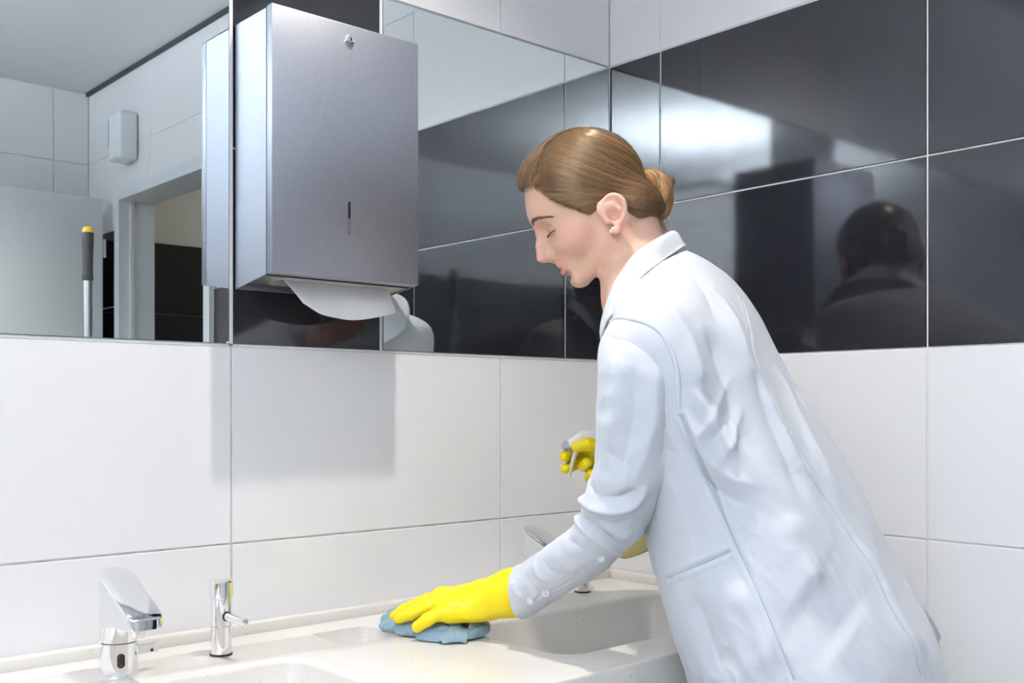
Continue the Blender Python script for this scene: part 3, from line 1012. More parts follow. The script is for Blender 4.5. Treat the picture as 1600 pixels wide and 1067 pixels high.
def sd_head(p):
    q = ab(p)
    d = sd_ell(p, (20, 0, 62), (88, 72, 76))                                   # cranium
    d = smin(d, sd_ell(p, (82, 0, 48), (30, 50, 28)), 16)                      # brow block
    d = smin(d, sd_ell(p, (46, 0, 4), (61, 61, 66)), 18)                       # face mask
    d = smin(d, sd_cone(q, (20, 48, -38), (80, 13, -62), 15, 13.5), 16)        # jaw line
    d = smin(d, sd_cone(q, (14, 56, 0), (20, 48, -38), 12, 14), 14)            # ramus
    d = smin(d, sd_ell(p, (86, 0, -61.5), (15, 19, 14)), 8)                    # chin
    d = smin(d, sd_ell(p, (70, 0, -32), (37, 31, 27)), 12)                     # muzzle
    d = smin(d, sd_ell(q, (66, 37, -8), (27, 22, 23)), 14)                     # cheek
    d = smax(d, -sd_ell(q, (106, 31, 23), (15, 17, 11)), 11)                   # eye socket
    d = smax(d, -sd_ell(q, (101.5, 0, -51.5), (6, 18, 5)), 7)                    # hollow below the lip
    # nose
    nose = sd_chain(q, [(104, 0, 33), (107, 0, 26), (114.5, 0, 9), (121.6, 0, -7.2)], [8.5, 6.8, 7.8, 8.6], 5)
    nose = smin(nose, sd_cone(q, (118, 0, -12), (108, 0, -20), 5.2, 4.2), 5)
    nose = smin(nose, sd_ell(q, (107, 12.2, -12.5), (9.5, 5.8, 7.4)), 4.5)
    nose = smin(nose, sd_cone(q, (100, 5, 20), (104, 9, -6), 7, 6), 9)
    d = smin(d, nose, 6)
    d = smax(d, -sd_ell(q, (112, 6.8, -20.5), (6.0, 2.9, 4.2)), 2.0)           # nostril
    d = smax(d, -sd_chain(q, [(97, 19.3, -5.5), (97.5, 20.2, -12), (102, 17.6, -19)], [1.2, 1.5, 1.1], 1.5), 3.0)
    # eye: lid drawn down over the ball
    ball = sd_ell(q, (84.6, 31.0, 17.5), (12.6, 13.6, 12.6))
    lid = sd_ell(q, (84.6, 31.0, 17.5), (14.2, 15.0, 14.0))
    cut = (q[:, 2] - (14.2 + 0.04 * (q[:, 1] - 31))) * -1.0
    lid = smax(lid, cut, 1.0)
    low = smax(sd_ell(q, (83.8, 31.0, 16.0), (14.0, 15.4, 13.0)), q[:, 2] - 11.2, 1.4)
    d = smin(d, ball, 1.2)
    d = smin(d, lid, 2.4)
    d = smin(d, low, 3.0)
    d = smax(d, -sd_chain(q, [(93, 21, 26), (98.5, 31, 28.3), (92, 43, 25)], [1.0, 1.3, 1.0], 1.5), 3.0)   # lid crease
    # lips
    up = sd_chain(q, [(103.6, 0, -31.8), (101.4, 7, -31.4), (97, 14, -34.2), (90, 22, -38.6)], [3.8, 4.3, 3.8, 1.8], 3)
    lo = sd_chain(q, [(102.3, 0, -42.0), (100.4, 8, -41.8), (96, 14, -42.2), (90, 22, -41.8)], [5.4, 5.2, 4.2, 1.6], 3)
    d = smin(d, up, 2.6)
    d = smin(d, lo, 2.6)
    d = smax(d, -sd_chain(q, [(107, 0, -36.7), (103, 9, -36.2), (96, 17, -38.4), (90, 24.5, -40.4)], [2.0, 1.9, 1.5, 0.8], 1.5), 1.4)
    # neck with its side muscles and throat
    nk = sd_cone(p, NECK_TOP, NECK_BASE, 49, 52)
    nk = smin(nk, sd_cone(q, (-16, 48, -6), NECK_BASE + np.array([34, 20, 0]), 13, 12), 14)
    d = smin(d, nk, 15)
    d = smin(d, sd_cone(p, NECK_BASE, CHEST, 58, 95), 40)
    return d

def sd_ear(p):
    q = ab(p) - np.array([12.0, 0, -10.0])
    hx_ = spline([(9, 70, 3), (8.5, 75, 15), (-3, 78, 25), (-15, 81, 27), (-24.5, 83, 19), (-26.5, 83, 6), (-19.5, 80.5, -7), (-8, 77.5, -15)], 20)
    out = sd_chain(q, list(hx_), list(np.linspace(2.8, 2.9, 20)), 2)
    lobe = sd_chain(q, [(-8, 77.5, -15), (1, 76.5, -21.5), (7.5, 74.5, -20)], [3.4, 5.0, 4.0], 4)
    Mr = roty(math.radians(-34))
    plate = sd_ell(q, (-7, 76, 4), (16.5, 4.6, 26.5), Mr)
    plate = smin(plate, sd_ell(q, (-12, 78.3, 13), (13.5, 3.4, 14.5)), 3)
    anti = sd_chain(q, [(-2, 79, 18), (-12, 80.5, 14), (-16.5, 81, 4), (-11, 79, -6), (-3, 77, -12)], [2.0, 2.3, 2.6, 2.4, 2.2], 3)
    e = smin(smin(out, plate, 3.5), smin(lobe, anti, 3.0), 3.0)
    e = smax(e, -sd_ell(q, (-4, 81.5, 0), (8.5, 8.0, 11.0), Mr), 3.0)
    e = smax(e, -sd_chain(q, [(-2, 83.5, 20.5), (-14, 86, 20), (-20.5, 87, 11), (-20, 87, 2)], [1.6, 1.9, 1.8, 1.2], 2), 2.2)
    tragus = sd_ell(q, (7.5, 74, -2), (4.2, 5.0, 6.5))
    return smin(e, tragus, 3)

def sd_skin(p):
    return smin(sd_head(p), sd_ear(p), 4.0)

step = 1.7
lo_h = np.array([-82, -92, -150]); hi_h = np.array([136, 94, 144])
V, Q = surface_nets(sd_skin, lo_h, hi_h, step)
V = relax(V, Q, 2, 0.45)
qv = ab(V)
# tone: lips, blush, lids, ear, brows' skin
def blob(c, r):
    return np.exp(-(((qv - np.array(c)) / np.array(r)) ** 2).sum(1))
base = np.array([0.71, 0.452, 0.335])
C = np.tile(base, (len(V), 1))
def tint(w, c):
    global C
    w = np.clip(w, 0, 1)[:, None]
    C = C * (1 - w) + np.array(c) * w
tint(0.60 * blob((66, 46, -6), (22, 30, 18)), (0.74, 0.33, 0.26))
tint(0.40 * blob((124, 0, -8), (12, 14, 12)), (0.76, 0.38, 0.31))
tint(0.45 * blob((4, 80, -10), (24, 10, 30)), (0.80, 0.40, 0.32))
tint(0.75 * blob((94, 34, 22), (12, 15, 8)), (0.46, 0.26, 0.19))
lipd = np.minimum(sd_chain(qv, [(103.6, 0, -32.2), (101.4, 7, -31.8), (97, 14, -34.2), (90, 22, -38.6)], [3.3, 3.6, 3.0, 1.4], 3),
                  sd_chain(qv, [(102.3, 0, -41.8), (100.4, 8, -41.6), (96, 14, -42.2), (90, 21.5, -41.8)], [5.1, 5.0, 4.0, 1.4], 3))
tint(np.clip(1.25 - lipd / 1.4, 0, 1) * 0.92, (0.56, 0.18, 0.18))
slit = sd_chain(qv, [(103, 0, -36.8), (100, 9, -36.5), (94, 18, -38.6), (90, 24, -40.3)], [1.7, 1.6, 1.2, 0.6], 1.5)
tint(np.clip(0.5 - slit / 1.2, 0, 1) * 0.85, (0.10, 0.03, 0.03))
scalp = sd_ell(qv, (20, 0, 62), (88, 72, 76))

# torso, arms, legs under the clothes, same surface family, coarser
SH_L = np.array((-0.5684, -0.5861, 1.2651)); EL_L = np.array((-0.5272, -0.5157, 1.0457)); WR_L = np.array((-0.5437, -0.3204, 0.9248))
SH_R = np.array((-0.1704, -0.4517, 1.2910)); EL_R = np.array((-0.2070, -0.3924, 1.0570)); WR_R = np.array((-0.2128, -0.2199, 1.1073))
CH = np.array((-0.3939, -0.5205, 1.2434)); WAIST = np.array((-0.3342, -0.6138, 1.0371)); HIP = np.array((-0.3064, -0.6653, 0.9116))
bodyR = np.array([0.93, 0.367, 0]); bodyF = np.array([-0.367, 0.93, 0])
HIP_L, HIP_R = HIP - bodyR * 0.075 - np.array([0, 0, 0.03]), HIP + bodyR * 0.075 - np.array([0, 0, 0.03])
AN_L = np.array([HIP_L[0] - 0.03, HIP_L[1] - 0.02, 0.075]); AN_R = np.array([HIP_R[0] + 0.03, HIP_R[1] + 0.06, 0.075])
KN_L = (HIP_L + AN_L) / 2 + bodyF * 0.03; KN_R = (HIP_R + AN_R) / 2 + bodyF * 0.03
def sd_under(p):
    d = sd_chain(p, [CH + bodyR * 0.0, WAIST, HIP], [0.085, 0.075, 0.085], 0.05)
    d = smin(d, sd_cone(p, SH_L * 0.8 + SH_R * 0.2, SH_R * 0.8 + SH_L * 0.2, 0.032, 0.032), 0.04)
    d = smin(d, sd_chain(p, [SH_L, EL_L, WR_L], [0.030, 0.028, 0.022], 0.01), 0.02)
    d = smin(d, sd_chain(p, [SH_R, EL_R, WR_R], [0.030, 0.028, 0.022], 0.01), 0.02)
    for h, k, a in ((HIP_L, KN_L, AN_L), (HIP_R, KN_R, AN_R)):
        d = smin(d, sd_chain(p, [h, k, a], [0.070, 0.050, 0.036], 0.02), 0.03)
        d = smin(d, sd_cone(p, a - np.array([0, 0, 0.035]), a + bodyF * 0.13 - np.array([0, 0, 0.05]), 0.034, 0.026), 0.03)
    d = smin(d, sd_cone(p, h2w(NECK_BASE), CH, 0.05, 0.085), 0.05)
    return d
V2, Q2 = surface_nets(sd_under, (-0.62, -1.0, -0.02), (0.12, -0.1, 1.5), 0.013)
V2 = relax(V2, Q2, 1)
VW = np.concatenate([h2w(V), V2]); QW = np.concatenate([Q, Q2 + len(V)])
me = fast_mesh('body', VW, QW)
col_attr(me, 'tone', np.concatenate([C, np.tile(base, (len(V2), 1))]))
body = from_me('body', me, M['skin'], person, 180)
body['label'] = 'face, neck and limbs of the woman'

# ---- clothes of the lower body
def sd_trousers(p):
    d = sd_cone(p, HIP + np.array([0, 0, 0.06]), HIP, 0.092, 0.100)
    for h, k, a in ((HIP_L, KN_L, AN_L), (HIP_R, KN_R, AN_R)):
        d = smin(d, sd_chain(p, [h, k, a + np.array([0, 0, 0.0])], [0.084, 0.068, 0.060], 0.02), 0.025)
    return smax(d, 0.05 - p[:, 2], 0.006)
Vt, Qt = surface_nets(sd_trousers, (-0.62, -1.0, 0.0), (0.12, -0.4, 1.1), 0.011)
Vt = relax(Vt, Qt, 2)
Vt = Vt + vnormals(Vt, Qt) * (0.004 * vnoise(Vt, 16, 3))[:, None]
from_me('trousers', fast_mesh('trousers', Vt, Qt), M['trousers'], person, 180)
for a in (AN_L, AN_R):
    def sd_shoe(p):
        g = a.copy(); g[2] = 0
        d = sd_cone(p, g + bodyF * -0.03 + np.array([0, 0, 0.045]), g + bodyF * 0.16 + np.array([0, 0, 0.032]), 0.045, 0.038)
        d = smin(d, sd_cone(p, g + np.array([0, 0, 0.05]), g + np.array([0, 0, 0.085]), 0.045, 0.043), 0.02)
        return smax(d, -p[:, 2] + 0.0005, 0.006)
    Vs, Qs = surface_nets(sd_shoe, a + np.array([-0.28, -0.28, -0.09]), a + np.array([0.28, 0.28, 0.09]), 0.007)
    from_me('shoe', fast_mesh('shoe', relax(Vs, Qs, 1), Qs), M['shoe'], person, 180)

# ---- hair
HC = np.array([18.0, 0, 55.0])
LINE = np.array([(112, 99), (101, 96), (90, 91), (80, 80), (73, 60), (67, 45), (53, 27), (36, 3), (26, 1), (16, 12), (0, 6), (-12, -14), (-27, -30), (-38, -46), (-42, -76)], float)
def hair_side(p):
    """signed distance (x,z) to the hairline: negative on the hair side"""
    x, z = p[:, 0], p[:, 2]
    best = np.full(len(p), 1e9); sg = np.zeros(len(p))
    for a, b in zip(LINE, LINE[1:]):
        ab_ = b - a
        t = np.clip(((x - a[0]) * ab_[0] + (z - a[1]) * ab_[1]) / (ab_ @ ab_), 0, 1)
        dx, dz = x - a[0] - t * ab_[0], z - a[1] - t * ab_[1]
        d = np.hypot(dx, dz)
        s = ab_[0] * (z - a[1]) - ab_[1] * (x - a[0])
        up = d < best - 1e-9
        best = np.where(up, d, best); sg = np.where(up, np.sign(s), sg)
    return best * sg
def sd_hairshell(p):
    d = sd_ell(p, (19, 0, 60), (96, 78.5, 87))
    d = smin(d, sd_ell(p, (68, -4, 104), (32, 48, 30)), 14)
    q = ab(p)
    d = smin(d, sd_cone(q, (-34, 40, 0), (-58, 8, -14), 30, 24), 22)
    d = smin(d, sd_ell(p, (-44, 0, 2), (30, 40, 36)), 16)
    return d
def part_groove(p):
    return sd_chain(p, [(-24, 30, 142), (2, 31, 142), (28, 33, 130), (46, 38, 112), (58, 46, 92)], [1.0, 1.3, 1.6, 1.8, 1.5], 2)
def sd_cap(p):
    d = sd_hairshell(p)
    d = smax(d, -part_groove(p), 4.0)
    hs = hair_side(p)
    return smax(d, hs + 1.0, 5.0)
V, Q = surface_nets(sd_cap, (-85, -86, -50), (106, 86, 152), 2.0)
V = relax(V, Q, 1)
def hair_col(n, rng, base=(0.108, 0.060, 0.029), var=0.8):
    k = np.exp(rng.normal(0, var * 0.55, n))[:, None]
    g = rng.random(n)[:, None]
    c = np.array(base) * k
    return np.clip(c * (1 + g * np.array([0.25, 0.12, -0.05])), 0, 0.6)
rng = np.random.default_rng(4)
nzc = vnoise(V * np.array([0.4, 1, 1]), 0.35, 5)
Cc = np.array([0.052, 0.029, 0.015])[None, :] * (1 + 0.35 * nzc)[:, None]
me = fast_mesh('hair', h2w(V), Q)
col_attr(me, 'strand', Cc)
hair = from_me('hair', me, M['hair'], person, 180)
hair['label'] = 'golden brown hair combed back from a side parting'

def to_shell(D, fn, off=0.6):
    """directions D (n,3) from HC -> points on fn=off by sphere tracing from outside"""
    D = D / np.linalg.norm(D, axis=1)[:, None]
    t = np.full(len(D), 175.0)
    for _ in range(48):
        d = fn(HC + D * t[:, None]) - off
        t = t - d * 0.85
    return HC + D * t[:, None]

def strands(starts, ends, n_pt, lift, rng, bend=None, fn=sd_hairshell, wig=0.02):
    S = np.asarray(starts) - HC; E = np.asarray(ends) - HC
    S /= np.linalg.norm(S, axis=1)[:, None]; E /= np.linalg.norm(E, axis=1)[:, None]
    n = len(S)
    t = np.linspace(0, 1, n_pt)
    D = S[:, None, :] * (1 - t)[None, :, None] + E[:, None, :] * t[None, :, None]
    if bend is not None:
        D = D + np.asarray(bend)[:, None, :] * (t * (1 - t) * 4)[None, :, None]
    D = D + (rng.normal(0, wig, (n, 1, 3)) * (np.sin(t * np.pi))[None, :, None])
    P = to_shell(D.reshape(-1, 3), fn, 0.0).reshape(n, n_pt, 3)
    off = (lift[:, None] * (1 - 0.6 * np.abs(2 * t - 1) ** 4)[None, :])
    Nn = P - HC; Nn /= np.linalg.norm(Nn, axis=2)[:, :, None]
    return P + Nn * off[:, :, None]

def strand_mesh(name, PS, rad, cols, parent, seg=4):
    """PS (n,m,3) head mm -> one mesh of fine tubes"""
    n, m, _ = PS.shape
    P = h2w(PS.reshape(-1, 3)).reshape(n, m, 3)
    T = np.gradient(P, axis=1); T /= np.linalg.norm(T, axis=2)[:, :, None] + 1e-12
    ref = h2w(HC)[None, None, :] - P
    N = ref - T * (ref * T).sum(2, keepdims=True); N /= np.linalg.norm(N, axis=2)[:, :, None] + 1e-12
    B = np.cross(T, N)
    t = np.linspace(0, 1, m)
    r = np.asarray(rad)[:, None] * (0.25 + 0.75 * np.clip(np.minimum(t, 1 - t) * 7, 0, 1))[None, :]
    a = np.linspace(0, 2 * np.pi, seg, endpoint=False) + 0.4
    V = P[:, :, None, :] + r[:, :, None, None] * (np.cos(a)[None, None, :, None] * N[:, :, None, :] + np.sin(a)[None, None, :, None] * B[:, :, None, :])
    idx = np.arange(n * m * seg).reshape(n, m, seg)
    Qs = np.stack([idx[:, :-1], np.roll(idx, -1, 2)[:, :-1], np.roll(idx, -1, 2)[:, 1:], idx[:, 1:]], -1).reshape(-1, 4)
    me = fast_mesh(name, V.reshape(-1, 3), Qs)
    col_attr(me, 'strand', np.repeat(cols, m * seg, axis=0))
    return from_me(name, me, M['hair'], parent, 180)

def along(P, t):
    P = np.asarray(P, float)
    x = t * (len(P) - 1); i = np.clip(x.astype(int), 0, len(P) - 2); f = (x - i)[:, None]
    return P[i] * (1 - f) + P[i + 1] * f
PART = [(-24, 30, 142), (2, 31, 142), (28, 33, 130), (46, 38, 112), (58, 46, 92)]
SIDE_L = [(62, 48, 88), (76, 50, 74), (71, 58, 56), (62, 64, 41), (48, 68, 24), (33, 72, 4), (20, 72, 8)]
n1, n2, n3 = 900, 520, 620
t1 = rng.random(n1)
s1 = along(PART, t1 * 0.97) + rng.normal(0, 1.2, (n1, 3)) + np.array([-1, 3, 0])
e1 = along([(-74, 10, 34), (-74, 16, 22), (-70, 20, 6), (-64, 22, -10)], np.clip(t1 + rng.normal(0, 0.13, n1), 0, 1))
b1 = np.stack([0.05 * np.ones(n1), 0.32 + 0.25 * t1, 0.30 - 0.45 * t1], 1)
A = strands(s1, e1, 22, rng.uniform(0.2, 2.0, n1), rng, b1)
t2 = rng.random(n2)
s2 = along(SIDE_L, t2) + rng.normal(0, 1.0, (n2, 3))
e2 = along([(-66, 22, 2), (-62, 22, -10), (-58, 20, -22)], np.clip(t2 + rng.normal(0, 0.15, n2), 0, 1))
b2 = np.stack([0.0 * t2, 0.25 + 0 * t2, -0.10 + 0.22 * t2], 1)
B2 = strands(s2, e2, 20, rng.uniform(0.1, 1.6, n2), rng, b2)
# front section falling forward from the parting
t3 = rng.random(n3)
s3 = along(PART, t3) + rng.normal(0, 1.0, (n3, 3)) + np.array([2, -3, 0])
e3 = along([(30, -66, 118), (84, -46, 112), (101, -14, 101), (99, 16, 95), (88, 36, 88), (74, 47, 82)], np.clip(t3 + rng.normal(0, 0.05, n3), 0, 1))
b3 = np.stack([0.20 + 0.1 * t3, 0 * t3, 0.18 - 0.10 * t3], 1)
C3 = strands(s3, e3, 18, rng.uniform(0.2, 2.2, n3), rng, b3)
# far side and back, swept to the knot
n6 = 240
t6 = rng.random(n6)
s6 = along([(44, 40, 112), (58, 47, 92), (74, 49, 82)], t6) + rng.normal(0, 1.6, (n6, 3))
e6 = along([(-70, 18, 14), (-68, 20, 4), (-64, 22, -8)], np.clip(t6 + rng.normal(0, 0.2, n6), 0, 1))
F6 = strands(s6, e6, 20, rng.uniform(0.2, 1.8, n6), rng, np.stack([0 * t6, 0.45 + 0 * t6, 0.02 - 0.1 * t6], 1))
n4 = 420
t4 = rng.random(n4)
s4 = along([(84, -46, 108), (60, -62, 90), (40, -68, 60), (20, -74, 30)], t4) + rng.normal(0, 1.5, (n4, 3))
e4 = along([(-74, -8, 34), (-72, -18, 14), (-62, -20, -14)], t4)
D4 = strands(s4, e4, 18, rng.uniform(0.2, 1.6, n4), rng, np.stack([0 * t4, -0.3 + 0 * t4, 0.25 - 0.3 * t4], 1))
# nape hair drawn up
n5 = 260
t5 = rng.random(n5)
s5 = along([(-14, 66, -12), (-28, 50, -30), (-40, 24, -46), (-44, 0, -50), (-42, -20, -46)], t5) + rng.normal(0, 1.0, (n5, 3))
e5 = along([(-64, 18, -6), (-66, 8, -16), (-66, -8, -16)], t5)
E5 = strands(s5, e5, 12, rng.uniform(0.0, 1.2, n5), rng)
for nm, PS in (('hair_lock', A), ('hair_lock', B2), ('hair_lock', C3), ('hair_lock', D4), ('hair_lock', E5), ('hair_lock', F6)):
    k = len(PS)
    o = strand_mesh(nm, PS, rng.uniform(0.00025, 0.00060, k), hair_col(k, rng), hair)
# fine short hairs that blur the hairline
n7 = 330
t7 = rng.random(n7)
s7 = along([(86, 42, 86), (80, 48, 76), (73, 57, 58), (66, 63, 42), (52, 68, 24), (38, 71, 2)], t7)
s7 = s7 + np.stack([rng.uniform(0, 4, n7), 0 * t7, -rng.uniform(0.5, 5, n7)], 1)
e7 = s7 + np.stack([-rng.uniform(10, 24, n7), rng.uniform(0, 4, n7), rng.uniform(5, 16, n7) * (1 - 0.7 * t7)], 1)
fn7 = lambda q: np.minimum(sd_cap(q), sd_head(q))
G7 = strands(s7, e7, 10, rng.uniform(0.1, 0.9, n7), rng, None, fn7, 0.01)
strand_mesh('hairline_down', G7, np.full(n7, 0.00022), hair_col(n7, rng, (0.20, 0.11, 0.055), 0.4), hair)
# flyaway hairs
fl = 46
ti = rng.integers(0, n1, fl)
FA = A[ti] + (rng.normal(0, 1, (fl, 1, 3)) * 3.0 + np.array([0, 2.0, 2.0])) * np.sin(np.linspace(0, 1, 22) * np.pi)[None, :, None] * rng.uniform(0.3, 1.5, (fl, 1, 1))
strand_mesh('loose_hair', FA, np.full(fl, 0.00016), hair_col(fl, rng, (0.40, 0.24, 0.11), 0.2), hair)

# knot at the back of the head: a twisted roll of wound locks
def bun_axis(t):
    return spline([(-62, 4, 34), (-78, 8, 22), (-84, 8, 2), (-76, 6, -22), (-62, 3, -42)], 60)[np.clip((t * 59).astype(int), 0, 59)]
BA = spline([(-62, 4, 34), (-79, 8, 22), (-85, 8, 2), (-77, 6, -20), (-64, 3, -38)], 60)
def bun_r(t):
    return 5 + 10.0 * np.sin(np.pi * np.clip(t, 0, 1)) ** 0.6
def sd_bun(p):
    pts = BA[::6]; rr = bun_r(np.linspace(0, 1, 60))[::6] - 1.5
    d = sd_chain(p, list(pts), list(rr), 6)
    d = smin(d, sd_chain(p, [(-84, 12, 6), (-95, 14, 8), (-102, 13, 4)], [9, 8.5, 7.0], 5), 5)
    return d
V, Q = surface_nets(sd_bun, (-118, -30, -56), (-40, 40, 56), 1.8)
me = fast_mesh('hair_knot', h2w(V), Q)
col_attr(me, 'strand', np.tile((0.115, 0.056, 0.024), (len(V), 1)))
knot = from_me('hair_knot', me, M['hair'], person, 180)
knot['label'] = 'twisted hair knot at the nape'
nb, mb = 620, 26
tt = np.linspace(0, 1, mb)
ph = rng.random(nb) * 2 * np.pi
t0 = rng.uniform(0, 0.35, nb); t1b = t0 + rng.uniform(0.45, 0.68, nb)
tw = rng.normal(2.6, 0.25, nb)
PSb = np.zeros((nb, mb, 3))
TA = np.gradient(BA, axis=0); TA /= np.linalg.norm(TA, axis=1)[:, None]
N0 = np.array([0, 1.0, 0]); N0 = N0[None, :] - TA * (TA @ N0)[:, None]; N0 /= np.linalg.norm(N0, axis=1)[:, None]
B0 = np.cross(TA, N0)
for i in range(nb):
    s = np.clip(t0[i] + (t1b[i] - t0[i]) * tt, 0, 1)
    j = np.clip(s * 59, 0, 58.99); ji = j.astype(int); f = (j - ji)[:, None]
    c = BA[ji] * (1 - f) + BA[ji + 1] * f
    a = ph[i] + tw[i] * s * 2
    rr = (bun_r(s) - 1.0 + 2.2 * np.abs(np.sin(1.5 * (ph[i]))) + rng.uniform(-0.4, 0.8))
    PSb[i] = c + rr[:, None] * (np.cos(a)[:, None] * N0[ji] + np.sin(a)[:, None] * B0[ji])
strand_mesh('wound_lock', PSb, rng.uniform(0.0003, 0.0007, nb), hair_col(nb, rng, (0.21, 0.105, 0.043)), knot)
nk2 = 170
PSk = np.zeros((nk2, 14, 3))
for i in range(nk2):
    a0 = rng.random() * 2 * np.pi
    s = np.linspace(0, 1, 14)
    x = -84 - 19 * s
    r = 10.2 * np.sqrt(np.clip(1 - np.clip(s - 0.55, 0, 1) ** 2 * 3.6, 0.02, 1)) + rng.uniform(-0.3, 0.7)
    a = a0 + 1.4 * s
    PSk[i] = np.stack([x, 13 + r * np.cos(a), 6.5 + r * np.sin(a)], 1)
strand_mesh('loop_lock', PSk, rng.uniform(0.0003, 0.0006, nk2), hair_col(nk2, rng, (0.21, 0.105, 0.043)), knot)
# wisps at the nape
nw = 60
PSw = np.zeros((nw, 14, 3))
for i in range(nw):
    s = np.linspace(0, 1, 14)[:, None]
    a = np.array([-58 + rng.normal(0, 5), rng.normal(10, 9), -30 + rng.normal(0, 5)])
    e = a + np.array([6 + rng.normal(0, 6), rng.normal(2, 5), -26 + rng.normal(0, 9)])
    PSw[i] = a + (e - a) * s + np.array([-5, 3, 0]) * np.sin(s * np.pi) * rng.uniform(0.2, 1.2)
strand_mesh('nape_wisp', PSw, np.full(nw, 0.00026), hair_col(nw, rng), hair)

# brows and lashes: fine hairs on the visible and the far side
hb = []
for sgn in (1, -1):
    for i in range(230):
        u = rng.random()
        b = spline([(109, 12, 40.0), (106, 20, 41.8), (100, 33, 41.0), (85, 47, 33.5)], 50)[int(u * 49)]
        w = (1 - u) * 2.4 + 1.5
        p0 = b + np.array([0.4, 0, rng.uniform(-w, w) * 0.7])
        dirv = np.array([-0.35 - 0.4 * u, 0.8, 0.35 - 0.75 * u]); dirv /= np.linalg.norm(dirv)
        s = np.linspace(0, 1, 6)[:, None]
        P = p0 + dirv * s * rng.uniform(6, 9)
        hb.append(P)
    PB = np.array(hb[-230:]); 
    for _ in range(14):
        d = sd_head(PB.reshape(-1, 3)).reshape(PB.shape[:2])
        G = PB - np.array([70, 20, 30]); G /= np.linalg.norm(G, axis=2)[:, :, None]
        PB = PB - G * (d - 0.35)[:, :, None] * 0.8
    PB[:, :, 1] *= sgn
    strand_mesh('eyebrow', PB, np.full(230, 0.00028), np.tile((0.105, 0.062, 0.038), (230, 1)) * rng.uniform(0.7, 1.4, (230, 1)), body)
    L = []
    for i in range(110):
        u = rng.random()
        yv = 25.0 + 20.5 * u
        xv = 84.6 + 14.2 * math.sqrt(max(0.02, 1 - ((yv - 31) / 15.0) ** 2 - 0.04))
        p0 = np.array([xv - 0.4, yv, 14.6 + 0.04 * (yv - 31)])
        dv = np.array([0.75 - 0.25 * u, 0.05 + 0.65 * u, -0.62]); dv /= np.linalg.norm(dv)
        s = np.linspace(0, 1, 7)[:, None]
        ln = rng.uniform(5.0, 8.0)
        L.append(p0 + dv * ln * s + np.array([0, 0, 2.2]) * s ** 2)
    PL = np.array(L); PL[:, :, 1] *= sgn
    strand_mesh('eyelash', PL, np.full(110, 0.00024), np.tile((0.03, 0.018, 0.014), (110, 1)), body)
# ear studs
for sgn in (1, -1):
    c = h2w(np.array([16.5, sgn * 80.8, -27.5]))
    bm = bmesh.new()
    bmesh.ops.create_icosphere(bm, subdivisions=3, radius=0.0022, matrix=Matrix.Translation(c))
    st = from_bm('ear_stud', bm, M['pearl'], person, 180)
    st['label'] = 'small white ear stud'
# ================================================================ lab coat
#@pure
def section_loft(stations, nu, nv, expo=2.0):
    """stations: (edge point A, edge point B, half size a across, tilt, rotation) -> grid (nv, nu, 3) and row centres.
    A and B are the two outer edges of the cloth at that height; a is its half size along the other direction."""
    PA = spline([s[0] for s in stations], nv); PB = spline([s[1] for s in stations], nv)
    par = spline([s[2] for s in stations], nv)
    C = (PA + PB) / 2
    h = np.linalg.norm(PB - PA, axis=1) / 2
    E1 = (PB - PA) / (2 * h)[:, None]
    g, tilt, rho = par[:, 0], par[:, 1], par[:, 2]
    E2 = Fv[None, :] + tilt[:, None] * Rv[None, :]
    E2 = E2 - E1 * (E1 * E2).sum(1)[:, None] * 0.0
    w = np.linspace(0, 2 * np.pi, nu, endpoint=False)
    cw, sw = np.cos(w), np.sin(w)
    se = np.sign(cw) * np.abs(cw) ** (2 / expo), np.sign(sw) * np.abs(sw) ** (2 / expo)
    # body axes in the section plane: r = (k, q) across the shoulders, f = (-q, k) front to back
    k, q = rho, np.sqrt(np.maximum(0, 1 - rho ** 2))
    b = np.sqrt(np.maximum(h ** 2 - (g * k) ** 2, 1e-6)) / np.maximum(q, 1e-3)
    b = np.where(rho > 0.01, b, h)
    u1 = np.where(rho[:, None] > 0.01, (g * k)[:, None] * se[0] - (b * q)[:, None] * se[1], h[:, None] * se[0])
    u2 = np.where(rho[:, None] > 0.01, (g * q)[:, None] * se[0] + (b * k)[:, None] * se[1], g[:, None] * se[1])
    P = C[:, None, :] + u1[:, :, None] * E1[:, None, :] + u2[:, :, None] * E2[:, None, :]
    return P, C

def bulge(P, C, s, R, k):
    """push the grid out so that it covers a sphere (smoothly)"""
    D = P - C[:, None, :]
    r = np.linalg.norm(D, axis=2)
    n = D / r[:, :, None]
    oc = C[:, None, :] - np.asarray(s)
    bq = (n * oc).sum(2); cq = (oc ** 2).sum(2) - R * R
    disc = bq * bq - cq
    t = np.where(disc > 0, -bq + np.sqrt(np.maximum(disc, 0)), 0)
    soft = np.clip(1 - np.sqrt(np.maximum(-disc, 0)) / 0.05, 0, 1)
    t = np.where(disc > 0, t, 0)
    hh = np.clip(0.5 + 0.5 * (t - r) / k, 0, 1)
    r2 = r * (1 - hh) + t * hh + k * hh * (1 - hh)
    r2 = np.where(disc > 0, r2, r)
    return C[:, None, :] + n * r2[:, :, None]

